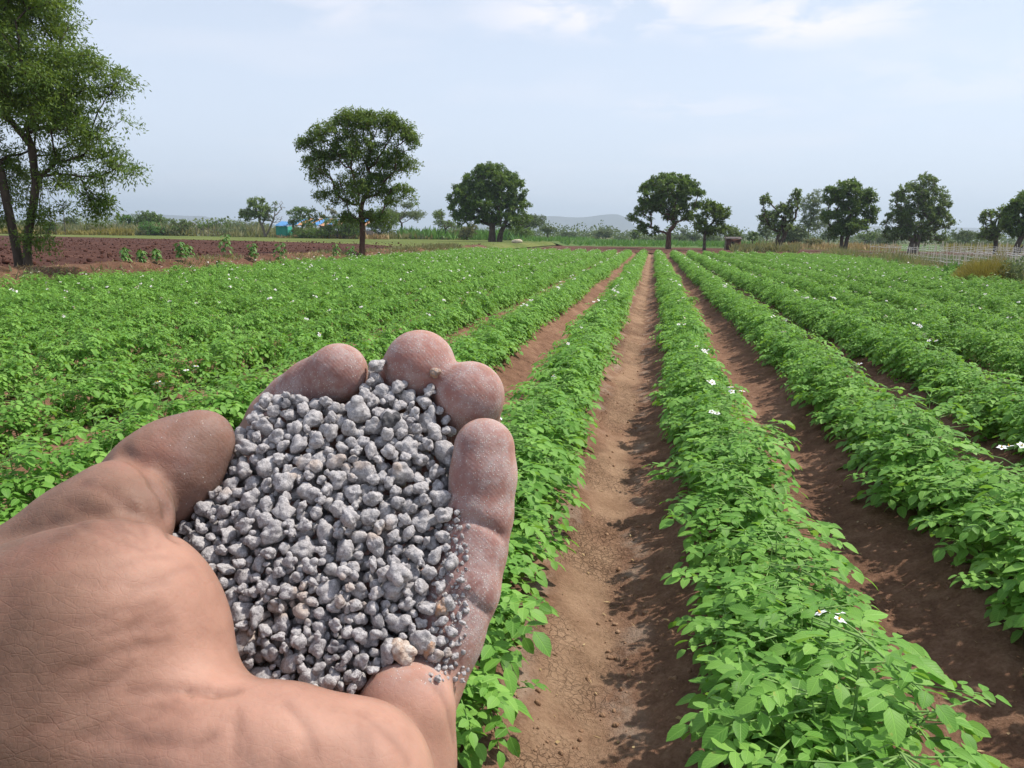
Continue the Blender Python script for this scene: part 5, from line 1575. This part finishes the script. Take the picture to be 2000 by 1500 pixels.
M_gran = t.surf(t.n('ShaderNodeBsdfPrincipled', {'Base Color': gc, 'Roughness': .97, 'Specular IOR Level': .04, 'Normal': t.bump(f_, .0007, .9)}).outputs[0])
def tone(name, a, b_, rough=.9):
    t = NT(name); pos = t.n('ShaderNodeTexCoord').outputs['Object']
    f_ = t.noise(1.6, pos, 6, .7)
    return t.surf(t.n('ShaderNodeBsdfPrincipled', {'Base Color': t.ramp(f_, [(.35, a), (.65, b_)]), 'Roughness': rough, 'Specular IOR Level': .25, 'Normal': t.bump(t.noise(5, pos, 5, .7), .0006)}).outputs[0])
M_gwhite = tone('white_crust', (0.42, 0.27, 0.19), (0.72, 0.66, 0.60), .6)
M_gorange = tone('tan_crust', (0.36, 0.33, 0.32), (0.52, 0.30, 0.18))
M_gdark = tone('dark_crust', (0.045, 0.045, 0.05), (0.16, 0.155, 0.16))
gv = [build('granule', granule(k, I4 if k < 9 else I4, 5 + k % 5, .12), [F4], M_gran, link=False).data for k in range(16)]
for me in gv: me.name = 'granule_shape'
proj = G[:, 3] / G[:, 2]; gpx = G[:, 0] / G[:, 2] * 1500 + 1000; gpy = 750 - G[:, 1] / G[:, 2] * 1500
depthin = (G[:, 2] - G[:, 3]) - Dsurf(gpx, gpy)
hid_ = np.zeros(len(G), bool)
order = np.argsort(G[:, 2] - G[:, 3])
vis = proj * 1500 * np.exp(-np.clip(depthin + .001, 0, None) / .0011)
# hidden behind the thenar or thumb
for i in range(len(G)):
    s_ = surf_pt(gpx[i], gpy[i])
    if s_ is not None and s_[2] < G[i, 2] - G[i, 3]: vis[i] *= .05
top = np.argsort(-vis)[:300]
GW = cam_pts(G[:, :3])
special = []
def add_granule(c_world, rad, k, label, mat=None, group=None):
    o = bpy.data.objects.new('granule', gv[k] if mat is None else gv[k].copy())
    if mat is not None: o.data.materials[0] = mat
    COL.objects.link(o); o.location = [float(v) for v in c_world]; o.scale = (rad, rad, rad)
    o.rotation_euler = gr_.uniform(0, 6.28, 3)
    tag(o, label, 'granule', group); return o
def zone(x, y):
    if y < 800: return 'under the index fingertip' if x < 700 else 'under the middle fingertip' if x < 800 else 'under the ring fingertip'
    if y < 900: return 'beside the thumb tip' if x < 560 else 'beside the little fingertip' if x > 820 else 'in the upper part of the heap'
    if y < 1020: return 'beside the fold of the thumb' if x < 490 else 'by the upper joint of the little finger' if x > 810 else 'just above the middle of the heap'
    if y < 1130: return 'at the base of the thumb' if x < 470 else 'by the middle of the little finger' if x > 810 else 'in the middle of the heap'
    if y < 1230: return 'beside the ball of the thumb' if x < 520 else 'by the lower joint of the little finger' if x > 800 else 'just below the middle of the heap'
    return 'in the lowest corner by the ball of the thumb' if x < 560 else 'near the bare skin at the palm heel' if x > 680 else 'on the lowest edge of the heap'
def gname(i):
    s_ = proj[i] * 1500
    w = 'large lumpy' if s_ > 25 else 'mid sized' if s_ > 18 else 'small'
    return '%s grey granule %s' % (w, zone(gpx[i], gpy[i]))
for i in top:
    lab = gname(i)
    add_granule(GW[i], G[i, 3], int(gr_.integers(16)), lab, None, lab.replace('granule', 'granules'))
topset = set(top.tolist())
res = [i for i in range(len(G)) if i not in topset]
small = [granule(40 + k, I2, 3, .04) for k in range(8)]; mids = [granule(60 + k, I3, 6, .11) for k in range(10)]
Vs, Fs, n_ = [], [], 0
from mathutils import Euler
for i in res:
    Bv, Bf = (mids[i % 10], F3) if proj[i] * 1500 > 9 else (small[i % 8], F2)
    M_ = np.array(Euler(gr_.uniform(0, 6.28, 3)).to_matrix())
    Vs.append(Bv @ M_.T * G[i, 3] + GW[i]); Fs.append(Bf + n_); n_ += len(Bv)
go_ = GW.mean(0)
tag(build('granule_heap', np.concatenate(Vs), [np.concatenate(Fs)], M_gran, loc=go_), 'rest of the grey granules and crumbs filling the cupped palm', kind='stuff')
def place_special(px, py, rpx, k, mat, label, lift=0.0):
    d = float(Dsurf(np.array([px]), np.array([py]))[0]) ; s_ = surf_pt(px, py)
    r_ = rpx * d / 1500
    if s_ is not None: d = min(d, s_[2] - r_ * .55)
    r_ = rpx * d / 1500
    return add_granule(cam_pts([cpt(px, py, d - lift)])[0], r_, k, label, mat)
place_special(787, 1272, 27, 3, M_gwhite, 'glossy white knobbly granule on the bare skin at the palm heel')
place_special(835, 1262, 20, 5, M_gorange, 'small whitish knobbly granule beside the glossy white one')
place_special(735, 714, 18, 7, None, 'lone blue grey granule wedged between the index and middle fingertips')
place_special(848, 728, 13, 2, M_gorange, 'orange tinted granule touching the ring fingertip')
place_special(762, 822, 27, 9, M_gdark, 'dark charcoal pitted granule below the middle finger')
place_special(862, 1188, 20, 11, M_gorange, 'pale orange granule at the lower end of the little finger')
place_special(775, 1120, 26, 6, None, 'large pale rounded lump on the right half of the heap', .002)
place_special(682, 1012, 26, 13, None, 'large smooth egg shaped granule in the middle of the heap', .002)
del H

# ------------------------------------------------------------------ haze
DENS = 0.0003
V, F = boxv(-7000, 7000, -500, 7500, -1.2, 260)
hm = bpy.data.materials.new('haze'); hm.use_nodes = True; hm.node_tree.nodes.clear()
pv = hm.node_tree.nodes.new('ShaderNodeVolumePrincipled'); pv.inputs['Color'].default_value = (.74, .87, 1.0, 1); pv.inputs['Density'].default_value = DENS; pv.inputs['Anisotropy'].default_value = 0.2
ho = hm.node_tree.nodes.new('ShaderNodeOutputMaterial'); hm.node_tree.links.new(pv.outputs[0], ho.inputs['Volume'])
tag(build('haze', V, [F], hm, smooth=False), 'thin pale haze over the plain', kind='stuff')
